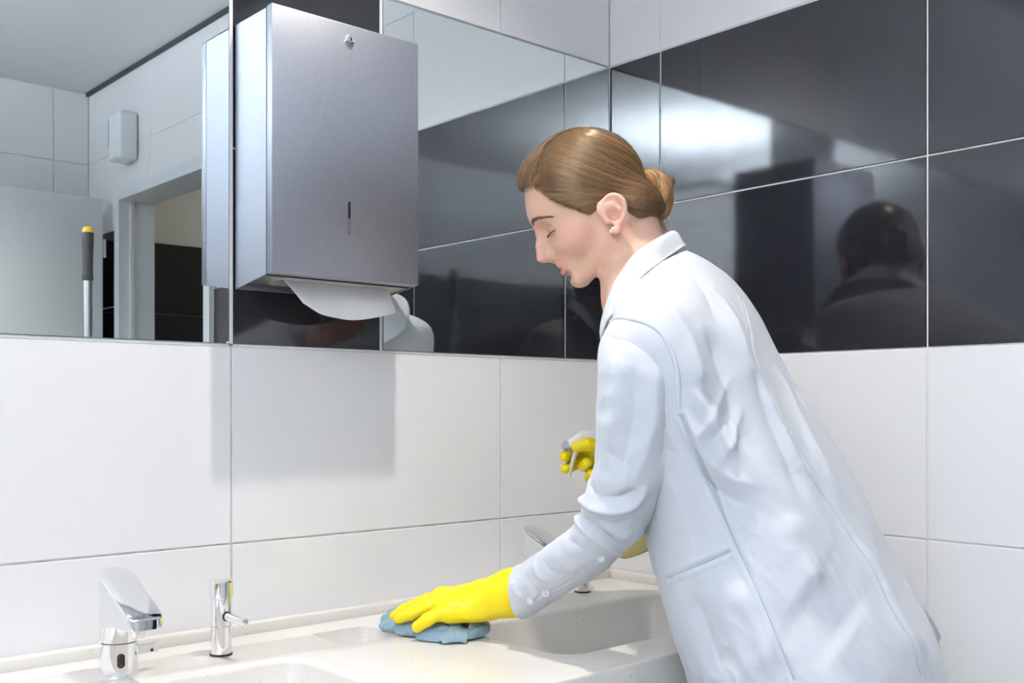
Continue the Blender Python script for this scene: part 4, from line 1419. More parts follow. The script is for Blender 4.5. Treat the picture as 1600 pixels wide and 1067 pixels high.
COAT_ST = [
    ((-0.4303, -0.4146, 1.3708), (-0.3526, -0.4837, 1.4256), (0.062, 0, 0.40)),
    ((-0.4446, -0.4152, 1.3453), (-0.3325, -0.5150, 1.4157), (0.140, 0, 0.38)),
    ((-0.4511, -0.4161, 1.3055), (-0.2987, -0.5517, 1.3897), (0.222, 0, 0.36)),
    ((-0.4584, -0.4230, 1.2602), (-0.2800, -0.5818, 1.3382), (0.240, 0, 0.36)),
    ((-0.4667, -0.4357, 1.2117), (-0.2700, -0.6107, 1.2706), (0.234, 0, 0.38)),
    ((-0.4725, -0.4573, 1.1479), (-0.2622, -0.6444, 1.1970), (0.212, 0, 0.42)),
    ((-0.4706, -0.4858, 1.0724), (-0.2510, -0.6812, 1.1289), (0.192, 0, 0.45)),
    ((-0.4673, -0.5088, 1.0072), (-0.2353, -0.7152, 1.0515), (0.188, 0, 0.46)),
    ((-0.4606, -0.5308, 0.9428), (-0.2161, -0.7483, 0.9709), (0.198, 0, 0.46)),
    ((-0.4511, -0.5500, 0.8716), (-0.1949, -0.7779, 0.9065), (0.210, 0, 0.46)),
    ((-0.4393, -0.5604, 0.8243), (-0.1779, -0.7930, 0.8436), (0.220, 0, 0.46)),
    ((-0.4354, -0.5639, 0.8042), (-0.1720, -0.7982, 0.8226), (0.222, 0, 0.46)),
]
SLEEVE_ST = [
    ((-0.5269, -0.5361, 1.3126), (-0.5167, -0.5451, 1.3109), (0.006, 0, 0)),
    ((-0.5570, -0.5294, 1.3072), (-0.5092, -0.5719, 1.2996), (0.036, 0, 0)),
    ((-0.5851, -0.5352, 1.2863), (-0.5159, -0.5968, 1.2681), (0.050, 0, 0)),
    ((-0.5975, -0.5402, 1.2593), (-0.5203, -0.6088, 1.2363), (0.055, 0, 0)),
    ((-0.6002, -0.5405, 1.2265), (-0.5207, -0.6112, 1.2060), (0.056, 0, 0)),
    ((-0.5985, -0.5366, 1.1773), (-0.5212, -0.6054, 1.1575), (0.056, 0, 0)),
    ((-0.5931, -0.5280, 1.1258), (-0.5233, -0.5902, 1.1043), (0.055, 0, 0)),
    ((-0.5895, -0.5071, 1.0813), (-0.5231, -0.5662, 1.0628), (0.056, 0, 0)),
    ((-0.5776, -0.4883, 1.0547), (-0.5209, -0.5387, 1.0249), (0.055, 0, 0)),
    ((-0.5732, -0.4548, 1.0258), (-0.5199, -0.5021, 0.9972), (0.053, 0.05, 0)),
    ((-0.5707, -0.4195, 1.0048), (-0.5177, -0.4666, 0.9693), (0.050, 0.10, 0)),
    ((-0.5648, -0.3819, 0.9870), (-0.5256, -0.4168, 0.9390), (0.047, 0.20, 0)),
    ((-0.5554, -0.3501, 0.9717), (-0.5334, -0.3697, 0.9089), (0.046, 0.30, 0)),
    ((-0.5496, -0.3312, 0.9653), (-0.5412, -0.3386, 0.8886), (0.045, 0.40, 0)),
]
SLEEVE_R_ST = [
    ((-0.2129, -0.4139, 1.3085), (-0.1612, -0.4599, 1.2961), (0.045, 0, 0)),
    ((-0.2126, -0.4008, 1.2344), (-0.1466, -0.4594, 1.2219), (0.052, 0, 0)),
    ((-0.2242, -0.3904, 1.1305), (-0.1544, -0.4525, 1.1097), (0.054, 0, 0)),
    ((-0.2553, -0.3761, 1.0844), (-0.1936, -0.4311, 1.0276), (0.052, 0, 0)),
    ((-0.2479, -0.3292, 1.1061), (-0.2179, -0.3559, 1.0236), (0.05, 0, 0)),
    ((-0.2306, -0.2643, 1.1270), (-0.2183, -0.2752, 1.0483), (0.043, 0, 0)),
    ((-0.2227, -0.2379, 1.1282), (-0.2202, -0.2401, 1.0650), (0.038, 0, 0)),
]
def smooth_coat(nu, nv):
    P, C = section_loft(COAT_ST, nu, nv, 2.15)
    P = bulge(P, C, (-0.5395, -0.5717, 1.2699), 0.060, 0.02)
    return P, C
def grid_normals(P):
    du = np.roll(P, -1, 1) - np.roll(P, 1, 1)
    dv = np.gradient(P, axis=0)
    n = np.cross(du, dv)
    return n / (np.linalg.norm(n, axis=2)[:, :, None] + 1e-12)
#@end

def dist_poly(X, poly):
    """distance of X (n,3) to a polyline and the position along it (0..1)"""
    poly = np.asarray(poly, float)
    L = np.concatenate([[0], np.cumsum(np.linalg.norm(np.diff(poly, axis=0), axis=1))])
    best = np.full(len(X), 1e9); tt = np.zeros(len(X))
    for i in range(len(poly) - 1):
        a, b = poly[i], poly[i + 1]; ab_ = b - a
        t = np.clip(((X - a) @ ab_) / (ab_ @ ab_ + 1e-12), 0, 1)
        d = np.linalg.norm(X - a - t[:, None] * ab_, axis=1)
        u = d < best
        best = np.where(u, d, best); tt = np.where(u, (L[i] + t * (L[i + 1] - L[i])) / L[-1], tt)
    return best, tt

def creases(P, N, folds, seams):
    """folds: (polyline, height, width) in metres; seams: (polyline, depth, width)"""
    X = P.reshape(-1, 3); disp = np.zeros(len(X))
    for fold in folds:
        poly, amp, w = fold[:3]
        pl = spline(poly, 12) if len(poly) > 2 else np.asarray(poly, float)
        lo, hi = pl.min(0) - 3 * w, pl.max(0) + 3 * w
        m = ((X > lo) & (X < hi)).all(1)
        d, t = dist_poly(X[m], pl)
        tap = np.clip(np.minimum(t, 1 - t) * 4, 0, 1); tap = tap * tap * (3 - 2 * tap)
        disp[m] += amp * (0.5 * np.exp(-(d / w) ** 2) + 0.5 * np.exp(-np.sqrt((d / w) ** 2 * 4 + 0.05) + 0.22)) * (0.1 + 0.9 * tap if len(fold) < 4 else 1.0)
    for poly, amp, w in seams:
        pl = spline(poly, 24) if len(poly) > 2 else np.asarray(poly, float)
        lo, hi = pl.min(0) - 5 * w, pl.max(0) + 5 * w
        m = ((X > lo) & (X < hi)).all(1)
        d, t = dist_poly(X[m], pl)
        disp[m] += amp * (np.exp(-(d / w) ** 2) - 0.55 * np.exp(-((d - 2.4 * w) / (1.3 * w)) ** 2))
    return (X + N.reshape(-1, 3) * disp[:, None]).reshape(P.shape)

def grid_quads(nv, nu, wrap=True):
    i = np.arange(nv * nu).reshape(nv, nu)
    j = np.roll(i, -1, 1)
    if not wrap:
        i, j = i[:, :-1], j[:, :-1]
    return np.stack([i[:-1], j[:-1], j[1:], i[1:]], -1).reshape(-1, 4)

M['coat'] = mat('pale_blue_coat_cotton', (0.625, 0.66, 0.715), 0.82, Sheen_Weight=0.15)
nzw = add_noise_bump(M['coat'], (1500, 1500, 1500), 0.12, 0.0004, 1.0)
nzf = nd(M['coat'], 'ShaderNodeTexNoise'); nzf.inputs['Scale'].default_value = 17.0; nzf.inputs['Detail'].default_value = 1.5; nzf.inputs['Distortion'].default_value = 1.2
bpf = nd(M['coat'], 'ShaderNodeBump'); bpf.inputs['Strength'].default_value = 0.42; bpf.inputs['Distance'].default_value = 0.006
tcf = nd(M['coat'], 'ShaderNodeTexCoord'); wire(M['coat'], tcf.outputs['Object'], nzf.inputs['Vector']); wire(M['coat'], nzf.outputs[0], bpf.inputs['Height'])
for n_ in M['coat'].node_tree.nodes:
    if n_.type == 'BUMP' and n_ != bpf:
        wire(M['coat'], bpf.outputs[0], n_.inputs['Normal'])
M['button'] = mat('pale_coat_button', (0.66, 0.68, 0.70), 0.3)

coat_folds = [
    # long folds running down the back
    ([(-0.4344, -0.6023, 1.3523), (-0.4561, -0.6537, 1.2764), (-0.4431, -0.6792, 1.2140), (-0.4310, -0.7079, 1.1537), (-0.4264, -0.7365, 1.0976)], 0.0112, 0.020),
    ([(-0.5095, -0.6400, 1.3072), (-0.5047, -0.6704, 1.2338), (-0.4985, -0.6890, 1.1703), (-0.4842, -0.7089, 1.1224)], -0.0105, 0.020),
    ([(-0.4518, -0.6606, 1.2591), (-0.4491, -0.6878, 1.1944), (-0.4426, -0.7224, 1.1219), (-0.4413, -0.7458, 1.0682)], -0.0075, 0.012),
    ([(-0.3559, -0.6336, 1.2642), (-0.3669, -0.6768, 1.1940), (-0.3766, -0.7264, 1.1198), (-0.3629, -0.7589, 1.0561)], 0.0067, 0.013),
    ([(-0.2950, -0.5675, 1.3319), (-0.2919, -0.6104, 1.2556), (-0.3071, -0.6628, 1.1843)], -0.0067, 0.012),
    ([(-0.5587, -0.6495, 1.1937), (-0.5426, -0.6626, 1.1456), (-0.5200, -0.6863, 1.1103), (-0.4901, -0.7121, 1.0996)], 0.0083, 0.012),
    ([(-0.5586, -0.6433, 1.1649), (-0.5410, -0.6598, 1.1186), (-0.5222, -0.6844, 1.0875), (-0.5002, -0.7102, 1.0761)], -0.0083, 0.012),
    ([(-0.5551, -0.6535, 1.2249), (-0.5349, -0.6692, 1.1864), (-0.5200, -0.6823, 1.1549), (-0.5123, -0.6915, 1.1265)], 0.0067, 0.010),
    ([(-0.5460, -0.6572, 1.2370), (-0.5227, -0.6734, 1.2019), (-0.5060, -0.6861, 1.1709)], -0.0053, 0.010),
    ([(-0.5274, -0.6785, 1.1290), (-0.5118, -0.6872, 1.1545), (-0.4957, -0.6865, 1.1821), (-0.4849, -0.6813, 1.2063)], 0.0055, 0.0065),
    ([(-0.5514, -0.6520, 1.1533), (-0.5370, -0.6683, 1.1783), (-0.5153, -0.6745, 1.2088), (-0.4901, -0.6717, 1.2345)], 0.0035, 0.0070),
    ([(-0.5416, -0.6639, 1.1459), (-0.5232, -0.6778, 1.1716), (-0.5023, -0.6796, 1.2017)], -0.0030, 0.0080),
    # skirt of the coat
    ([(-0.4876, -0.7568, 0.9725), (-0.4646, -0.7851, 0.9470), (-0.4447, -0.8079, 0.9194)], -0.0090, 0.050),
    ([(-0.3764, -0.7672, 1.0406), (-0.3588, -0.7915, 0.9860), (-0.3499, -0.8214, 0.9253), (-0.3393, -0.8412, 0.8710)], 0.0090, 0.024),
    ([(-0.4764, -0.7301, 1.0679), (-0.4644, -0.7594, 1.0083), (-0.4560, -0.7803, 0.9704)], 0.0075, 0.028),
    ([(-0.5218, -0.6976, 0.9923), (-0.5193, -0.7248, 0.9323), (-0.5155, -0.7483, 0.8749)], 0.0075, 0.024),
    ([(-0.5331, -0.6422, 0.9621), (-0.5310, -0.6666, 0.9103), (-0.5281, -0.6870, 0.8652)], -0.0060, 0.020),
    # shoulder
    ([(-0.5494, -0.5881, 1.3330), (-0.5492, -0.6302, 1.3056), (-0.5423, -0.6545, 1.2562), (-0.5420, -0.6633, 1.2089)], 0.0060, 0.013),
    ([(-0.4539, -0.5742, 1.3752), (-0.4734, -0.6210, 1.3358), (-0.4899, -0.6495, 1.2912)], -0.0045, 0.018),
]
coat_seams = [
    ([(-0.5607, -0.6456, 1.1856), (-0.5457, -0.6574, 1.1385), (-0.5296, -0.6732, 1.0870), (-0.5187, -0.6949, 1.0300), (-0.5123, -0.7288, 0.9634), (-0.5053, -0.7685, 0.8754)], -0.0028, 0.0026),
    ([(-0.4305, -0.7039, 1.1612), (-0.4165, -0.7306, 1.1126), (-0.3927, -0.7592, 1.0569), (-0.3711, -0.7906, 0.9892), (-0.3632, -0.8197, 0.9296), (-0.3412, -0.8422, 0.8675)], -0.0028, 0.0026),
    ([(-0.5239, -0.5947, 0.9771), (-0.5339, -0.6494, 1.0000), (-0.5229, -0.6877, 1.0194)], -0.0026, 0.0024),
    ([(-0.3599, -0.5870, 1.3453), (-0.4133, -0.6408, 1.2862), (-0.4338, -0.6688, 1.2355), (-0.4349, -0.6875, 1.1942), (-0.4305, -0.7039, 1.1612)], -0.0018, 0.0022),
]
NUc, NVc = 520, 470
P, C0 = smooth_coat(NUc, NVc)
Nn = grid_normals(P)
if ((P - C0[:, None, :]) * Nn).sum() < 0:
    Nn = -Nn
# cloth slackness: soft noise stretched along the lean of the torso
ax = np.array((-0.2656, -0.7016, 0.9116)) - np.array((-0.3939, -0.5205, 1.2434)); ax /= np.linalg.norm(ax)
X = P.reshape(-1, 3)
Xs = X - (X @ ax)[:, None] * ax * 0.62
vv = np.repeat(np.linspace(0, 1, NVc), NUc)
amp = 0.0012 + 0.0042 * np.clip((vv - 0.15) * 1.6, 0, 1)
warp = Xs + 0.02 * np.stack([vnoise(Xs, 9, 21), vnoise(Xs, 9, 22), vnoise(Xs, 9, 23)], 1)
disp = amp * (0.55 * vnoise(Xs, 11, 11) + 0.50 * (0.5 - 2 * np.abs(vnoise(warp, 15, 12))) + 0.30 * (0.5 - 2 * np.abs(vnoise(warp, 34, 13))) + 0.12 * (0.5 - 2 * np.abs(vnoise(warp, 75, 14))))
flare = np.clip((vv - 0.75) / 0.25, 0, 1) ** 2
disp += flare * 0.010 * np.sin(np.tile(np.linspace(0, 2 * np.pi, NUc, endpoint=False), NVc) * 7 + 1.0)
P = P + Nn * disp.reshape(NVc, NUc)[:, :, None]
Nn = grid_normals(P)
if ((P - C0[:, None, :]) * Nn).sum() < 0:
    Nn = -Nn
P = creases(P, Nn, coat_folds, coat_seams)
def seam_line_on(P, N, poly, r=0.0008, n=90):
    X = P.reshape(-1, 3); NX = N.reshape(-1, 3)
    pl = spline(poly, n)
    m = ((X > pl.min(0) - 0.02) & (X < pl.max(0) + 0.02)).all(1)
    Xm, Nm = X[m], NX[m]
    out = []
    for q in pl:
        d2 = ((Xm - q) ** 2).sum(1)
        k = np.argpartition(d2, 6)[:6]
        w = 1 / (d2[k] + 1e-7); w /= w.sum()
        nn = (Nm[k] * w[:, None]).sum(0); nn /= np.linalg.norm(nn)
        base = (Xm[k] * w[:, None]).sum(0)
        out.append(q + nn * ((base - q) @ nn + 0.0011))
    out = np.array(out)
    for _ in range(3):
        out[1:-1] = 0.25 * out[:-2] + 0.5 * out[1:-1] + 0.25 * out[2:]
    return out
M['seam_shade'] = mat('coat_seam_painted_shade', (0.44, 0.51, 0.62), 0.9)  # darker blue paints the fine shadow lines along the seams
me = fast_mesh('coat', P.reshape(-1, 3), grid_quads(NVc, NUc))
coat = from_me('coat', me, M['coat'], person, 180)
coat['label'] = 'pale blue cotton lab coat'
md = coat.modifiers.new('cloth', 'SOLIDIFY'); md.thickness = 0.0014; md.offset = -1

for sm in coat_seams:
    tube('seam', seam_line_on(P, Nn, sm[0]), 0.0010, M['seam_shade'], coat, 6)

def sleeve(stations, folds, seams, seed, nu=300, nv=330):
    P, C = section_loft(stations, nu, nv, 2.05)
    N = grid_normals(P)
    if ((P - C[:, None, :]) * N).sum() < 0:
        N = -N
    X = P.reshape(-1, 3)
    wx = X + 0.01 * np.stack([vnoise(X, 18, seed + 3), vnoise(X, 18, seed + 4), vnoise(X, 18, seed + 5)], 1)
    disp = 0.0014 * vnoise(X, 20, seed) + 0.0016 * (0.5 - 2 * np.abs(vnoise(wx, 26, seed + 1))) + 0.0006 * (0.5 - 2 * np.abs(vnoise(wx, 55, seed + 2)))
    P = P + N * disp.reshape(nv, nu)[:, :, None]
    P = creases(P, N, folds, seams)
    o = from_me('sleeve', fast_mesh('sleeve', P.reshape(-1, 3), grid_quads(nv, nu)), M['coat'], coat, 180)
    m = o.modifiers.new('cloth', 'SOLIDIFY'); m.thickness = 0.0014; m.offset = -1
    return o
sl_folds = [
    ([(-0.5824, -0.4981, 1.0748), (-0.6032, -0.5384, 1.0683), (-0.5972, -0.5689, 1.0665), (-0.5842, -0.5878, 1.0745), (-0.5798, -0.5981, 1.0881)], 0.0085, 0.0070, 1),
    ([(-0.5920, -0.5156, 1.0954), (-0.6070, -0.5595, 1.0845), (-0.5976, -0.5827, 1.0856), (-0.5878, -0.5989, 1.0984)], -0.0065, 0.0090),
    ([(-0.5924, -0.5121, 1.0600), (-0.5969, -0.5386, 1.0521), (-0.5880, -0.5632, 1.0492), (-0.5773, -0.5813, 1.0599)], -0.0040, 0.0070),
    ([(-0.5891, -0.5042, 1.0523), (-0.5950, -0.5267, 1.0446), (-0.5870, -0.5417, 1.0319), (-0.5681, -0.5509, 1.0237)], -0.0085, 0.0070),
    ([(-0.5696, -0.4749, 1.0475), (-0.5925, -0.5068, 1.0407), (-0.5856, -0.5297, 1.0221), (-0.5516, -0.5322, 1.0079)], 0.0065, 0.0050, 1),
    ([(-0.5952, -0.5478, 1.0504), (-0.5805, -0.5567, 1.0359), (-0.5614, -0.5614, 1.0303)], 0.0045, 0.008),
    ([(-0.5733, -0.4562, 1.0268), (-0.5922, -0.4930, 1.0162), (-0.5792, -0.5095, 1.0031)], -0.0030, 0.007),
    ([(-0.6058, -0.5725, 1.2741), (-0.6150, -0.5848, 1.2253), (-0.6137, -0.5765, 1.1701), (-0.6085, -0.5599, 1.1124)], 0.0045, 0.013),
    ([(-0.6005, -0.5969, 1.2689), (-0.6064, -0.6076, 1.2099), (-0.6066, -0.5971, 1.1543), (-0.6059, -0.5802, 1.1105)], -0.0045, 0.013),
    ([(-0.5822, -0.6191, 1.2570), (-0.5857, -0.6253, 1.2017), (-0.5890, -0.6144, 1.1457), (-0.5939, -0.5959, 1.1030)], 0.0045, 0.012),
    ([(-0.5677, -0.6309, 1.2253), (-0.5638, -0.6285, 1.1786), (-0.5687, -0.6156, 1.1223)], -0.003, 0.010),
    ([(-0.6091, -0.5557, 1.1533), (-0.6084, -0.5822, 1.1304), (-0.5927, -0.6050, 1.1226)], -0.003, 0.010),
    ([(-0.5852, -0.4094, 0.9848), (-0.5877, -0.4169, 0.9679), (-0.5785, -0.4323, 0.9584)], 0.0045, 0.006),
    ([(-0.5867, -0.4261, 0.9921), (-0.5872, -0.4374, 0.9760), (-0.5758, -0.4524, 0.9676)], -0.0040, 0.007),
    ([(-0.5900, -0.4607, 1.0061), (-0.5862, -0.4635, 0.9872), (-0.5695, -0.4773, 0.9771)], 0.0035, 0.010),
    ([(-0.5859, -0.3901, 0.9658), (-0.5847, -0.4008, 0.9492), (-0.5659, -0.4017, 0.9291)], -0.003, 0.006),
    ([(-0.5834, -0.3582, 0.9526), (-0.5875, -0.3690, 0.9364), (-0.5805, -0.3825, 0.9279)], 0.003, 0.008),
]
sl_seams = [([(-0.5651, -0.4667, 0.9686), (-0.5667, -0.4311, 0.9484), (-0.5720, -0.4088, 0.9374), (-0.5737, -0.3858, 0.9231)], -0.0010, 0.0018),
            ([(-0.5809, -0.4024, 0.9872), (-0.5875, -0.4066, 0.9633), (-0.5731, -0.4119, 0.9403), (-0.5577, -0.4112, 0.9324)], -0.0012, 0.0018)]
sleeve_l = sleeve(SLEEVE_ST, sl_folds, sl_seams, 31)
sleeve_r = sleeve(SLEEVE_R_ST, [], [], 37, 120, 140)

# raised edge of the armhole where the coat body laps over the sleeve
ah = spline([(-0.5732, -0.5388, 1.3071), (-0.5824, -0.5618, 1.3106), (-0.5848, -0.5896, 1.3064), (-0.5799, -0.6098, 1.2999), (-0.5736, -0.6253, 1.2858), (-0.5691, -0.6360, 1.2633), (-0.5659, -0.6434, 1.2330), (-0.5639, -0.6430, 1.1940)], 60)
tube('armhole_welt', ah, np.full(60, 0.0035), M['coat'], coat, 10)

# buttons on the cuff and placket
def button(p, nrm, r=0.0055):
    o = lathe_obj('button', [(0, 0.0012), (r * 0.55, 0.0012), (r * 0.7, 0.0020), (r * 0.95, 0.0018), (r, 0.0008), (r, 0)], p, M['button'], coat, axis=nrm, seg=28)
    return o
for p in ((-0.5760, -0.3861, 0.9253), (-0.5710, -0.4135, 0.9397), (-0.5661, -0.5137, 0.9980)):
    button(np.array(p) + (-Fv) * 0.0045, (-Fv - 0.25 * Rv + 0.1 * Uv))

# collar: stand and fall as one folded band round the neck
inner = [(-0.3360, -0.4382, 1.4623), (-0.3963, -0.4582, 1.4401), (-0.4429, -0.4636, 1.4162), (-0.4678, -0.4615, 1.3895), (-0.4773, -0.4531, 1.3695), (-0.4765, -0.4337, 1.3309), (-0.4581, -0.4099, 1.3055),
         (-0.4072, -0.3749, 1.3292), (-0.3601, -0.3498, 1.3634), (-0.3317, -0.3551, 1.4053), (-0.3128, -0.3785, 1.4400), (-0.3094, -0.4083, 1.4640), (-0.3360, -0.4382, 1.4623)]
outer = [(-0.3290, -0.4645, 1.4406), (-0.4139, -0.4961, 1.4082), (-0.4737, -0.5098, 1.3808), (-0.5039, -0.5097, 1.3548), (-0.5223, -0.5067, 1.3320), (-0.5303, -0.4929, 1.3151), (-0.4858, -0.4388, 1.2936),
         (-0.3764, -0.3487, 1.3125), (-0.3038, -0.3063, 1.3495), (-0.2712, -0.3218, 1.3924), (-0.2592, -0.3593, 1.4297), (-0.2774, -0.4100, 1.4450), (-0.3290, -0.4645, 1.4406)]
Pi = spline(inner, 96); Po = spline(outer, 96)
rows = []
for k in range(16):
    t = k / 15
    lift = 0.012 * math.sin(math.pi * min(1.0, t * 1.15)) * (1 - 0.5 * t)
    rows.append(Pi * (1 - t) + Po * t + Uv * lift - Fv * 0.0)
inn2 = Pi - Uv * 0.030 + (Pi.mean(0) - Pi) * 0.06
rows = [inn2, inn2 * 0.5 + Pi * 0.5] + rows
G = np.stack(rows)
colr = from_me('collar', fast_mesh('collar', G.reshape(-1, 3), grid_quads(len(rows), 96, False)), M['coat'], coat, 180)
md = colr.modifiers.new('cloth', 'SOLIDIFY'); md.thickness = 0.0022; md.offset = 0

# far edge of the back vent, standing off behind the hem
fa = spline([(-0.0910, -0.7098, 0.9089), (-0.0672, -0.7175, 0.8822), (-0.0419, -0.7199, 0.8503)], 12); fb = spline([(-0.0952, -0.7060, 0.8662), (-0.0618, -0.7089, 0.8476), (-0.0303, -0.7102, 0.8305)], 12)
Gf = np.stack([fa * (1 - t) + fb * t + Fv * 0.006 * math.sin(math.pi * t) for t in np.linspace(0, 1, 7)])
vf = from_me('vent_flap', fast_mesh('vent_flap', Gf.reshape(-1, 3), grid_quads(7, 12, False)), M['coat'], coat, 180)
md = vf.modifiers.new('cloth', 'SOLIDIFY'); md.thickness = 0.0014
# ================================================================ gloves, cloth, spray bottle
M['glove'] = mat('yellow_rubber_glove', (0.93, 0.72, 0.0), 0.38, Subsurface_Weight=0.05, Subsurface_Scale=0.003)
add_noise_bump(M['glove'], (260, 260, 260), 0.10, 0.0006, 2.0)
M['cloth'] = mat('blue_microfibre_cloth', (0.20, 0.32, 0.40), 0.9, Sheen_Weight=0.4)
nzc2 = add_noise_bump(M['cloth'], (1100, 1100, 1100), 0.5, 0.0009, 2.0)
nzl = nd(M['cloth'], 'ShaderNodeTexNoise'); nzl.inputs['Scale'].default_value = 130.0; nzl.inputs['Distortion'].default_value = 1.5
bpl = nd(M['cloth'], 'ShaderNodeBump'); bpl.inputs['Strength'].default_value = 0.6; bpl.inputs['Distance'].default_value = 0.003
tcl = nd(M['cloth'], 'ShaderNodeTexCoord'); wire(M['cloth'], tcl.outputs['Object'], nzl.inputs['Vector']); wire(M['cloth'], nzl.outputs[0], bpl.inputs['Height'])
for n_ in M['cloth'].node_tree.nodes:
    if n_.type == 'BUMP' and n_ != bpl:
        wire(M['cloth'], bpl.outputs[0], n_.inputs['Normal'])
color_mix(M['cloth'], nzc2.outputs[0], (0.15, 0.26, 0.33), (0.27, 0.40, 0.48), 0.3, 0.7)

def A3(*p):
    return [np.array(q, float) for q in p]

# ---- left hand, flat on the cloth: little finger towards us
wr = np.array((-0.5439, -0.3121, 0.9228)); cuf = np.array((-0.5431, -0.3985, 0.9595))
pinky = A3((-0.6124, -0.2512, 0.8935), (-0.6269, -0.2437, 0.8934), (-0.6408, -0.2340, 0.8844), (-0.6508, -0.2224, 0.8736))
ring = A3((-0.6040, -0.2266, 0.9023), (-0.6238, -0.2116, 0.8979), (-0.6394, -0.1924, 0.8875), (-0.6479, -0.1714, 0.8778))
middle = A3((-0.5909, -0.2034, 0.9053), (-0.6091, -0.1792, 0.8973), (-0.6223, -0.1541, 0.8846), (-0.6301, -0.1364, 0.8732))
index = A3((-0.5704, -0.1868, 0.9045), (-0.5833, -0.1579, 0.8952), (-0.5960, -0.1332, 0.8823), (-0.6014, -0.1150, 0.8713))
thumb = A3((-0.5238, -0.2176, 0.9001), (-0.5215, -0.1768, 0.8882), (-0.5285, -0.1465, 0.8787), (-0.5359, -0.1292, 0.8710))
def sd_glove_l(p):
    d = sd_chain(p, [cuf, wr, np.array((-0.5561, -0.2799, 0.9124))], [0.0240, 0.0318, 0.030], 0.02)
    for f, m in ((pinky, 0.012), (ring, 0.0135), (middle, 0.0135), (index, 0.013)):
        d = smin(d, sd_cone(p, np.array((-0.5527, -0.2788, 0.9080)) * 0.75 + f[0] * 0.25, f[0], 0.020, m), 0.020)
    d = smin(d, sd_cone(p, np.array((-0.5835, -0.2635, 0.8964)), pinky[0], 0.017, 0.0125), 0.014)
    d = smin(d, sd_cone(p, np.array((-0.5430, -0.2675, 0.9072)), thumb[0], 0.022, 0.0155), 0.018)
    fd = sd_chain(p, pinky, [0.0112, 0.0102, 0.0098, 0.0086], 0.003)
    for f, r in ((ring, [0.0125, 0.0112, 0.0104, 0.0086]), (middle, [0.0125, 0.0114, 0.0106, 0.0088]), (index, [0.0125, 0.0110, 0.0102, 0.0088])):
        fd = smin(fd, sd_chain(p, f, r, 0.003), 0.0016)
    fd = smin(fd, sd_chain(p, thumb, [0.0155, 0.0128, 0.0115, 0.0096], 0.004), 0.002)
    d = smin(d, fd, 0.009)
    # knuckles
    for k, r in ((pinky[0], 0.0125), (ring[0], 0.0140), (middle[0], 0.0140)):
        d = smin(d, np.linalg.norm(p - (k + np.array([0, 0, 0.003])), axis=1) - r, 0.008)
    return d
gl_folds = [
    (A3((-0.5849, -0.2904, 0.9360), (-0.5962, -0.2937, 0.9182), (-0.5913, -0.2981, 0.8967)), 0.0035, 0.0045),
    (A3((-0.5919, -0.2842, 0.9332), (-0.6032, -0.2875, 0.9154), (-0.5983, -0.2919, 0.8911)), -0.0030, 0.0045),
    (A3((-0.5982, -0.2785, 0.9285), (-0.6087, -0.2826, 0.9135), (-0.6021, -0.2818, 0.8920)), 0.0025, 0.0050),
    (A3((-0.6098, -0.2615, 0.9126), (-0.6035, -0.2805, 0.9032), (-0.5909, -0.2917, 0.8882)), -0.0026, 0.0045),
    (A3((-0.6147, -0.2571, 0.9013), (-0.6059, -0.2717, 0.8901), (-0.5968, -0.2798, 0.8816)), 0.0022, 0.0045),
    (A3((-0.5769, -0.3042, 0.9266), (-0.5857, -0.3030, 0.9088), (-0.5823, -0.3061, 0.8948)), -0.0018, 0.0050),
    (A3((-0.6256, -0.2542, 0.8976), (-0.6228, -0.2567, 0.8872), (-0.6214, -0.2580, 0.8797)), -0.0020, 0.0035),
    (A3((-0.6354, -0.2455, 0.8948), (-0.6340, -0.2467, 0.8854)), -0.0012, 0.0030),
]
def glove(name, fn, lo, hi, step, folds, label):
    V, Q = surface_nets(fn, lo, hi, step)
    V = relax(V, Q, 2, 0.4)
    N = vnormals(V, Q)
    if (N * (V - V.mean(0))).sum() < 0:
        Q = Q[:, ::-1]; N = -N
    V = creases(V[None], N[None], folds, [])[0]
    V = V + N * (0.0005 * vnoise(V, 90, 7))[:, None]
    o = from_me(name, fast_mesh(name, V, Q), M['glove'], person, 180)
    o['label'] = label
    return o
allp = np.array(pinky + ring + middle + index + thumb + [wr, cuf])
glove('rubber_glove', sd_glove_l, allp.min(0) - 0.05, allp.max(0) + 0.05, 0.0019, gl_folds, 'yellow rubber glove pressing the cloth')

# ---- spray bottle (held in the other hand, tilted)
nozzle = np.array((-0.3123, -0.1916, 1.1303)); headc = np.array((-0.2796, -0.2207, 1.1379)); neck = np.array((-0.2641, -0.2345, 1.0964)); bot = np.array((-0.2175, -0.2759, 0.9520))
ax_b = (neck - bot) / np.linalg.norm(neck - bot)
sp_dir = (nozzle - headc) - ax_b * 0; sp_dir /= np.linalg.norm(sp_dir)
side_b = np.cross(sp_dir, ax_b); side_b /= np.linalg.norm(side_b)
M['bottle'] = mat('pale_yellow_bottle', (0.74, 0.66, 0.30), 0.25, Transmission_Weight=0.25, IOR=1.35)
M['spray_white'] = mat('white_spray_head', (0.92, 0.915, 0.90), 0.4)
M['spray_grey'] = mat('grey_spray_nozzle', (0.36, 0.38, 0.40), 0.4)
bottle = empty('spray_bottle', tuple(bot))
tag(bottle, 'spray bottle of yellow cleaner with white trigger head held in a yellow glove', 'spray bottle')
Lb = np.linalg.norm(neck - bot)
lathe_obj('bottle_body', [(0, 0), (0.034, 0.0), (0.0385, 0.004), (0.040, 0.012), (0.040, Lb * 0.62), (0.033, Lb * 0.74), (0.022, Lb * 0.88), (0.0135, Lb * 0.94), (0.0135, Lb)], tuple(bot), M['bottle'], bottle, axis=tuple(ax_b), seg=48, smooth=50)
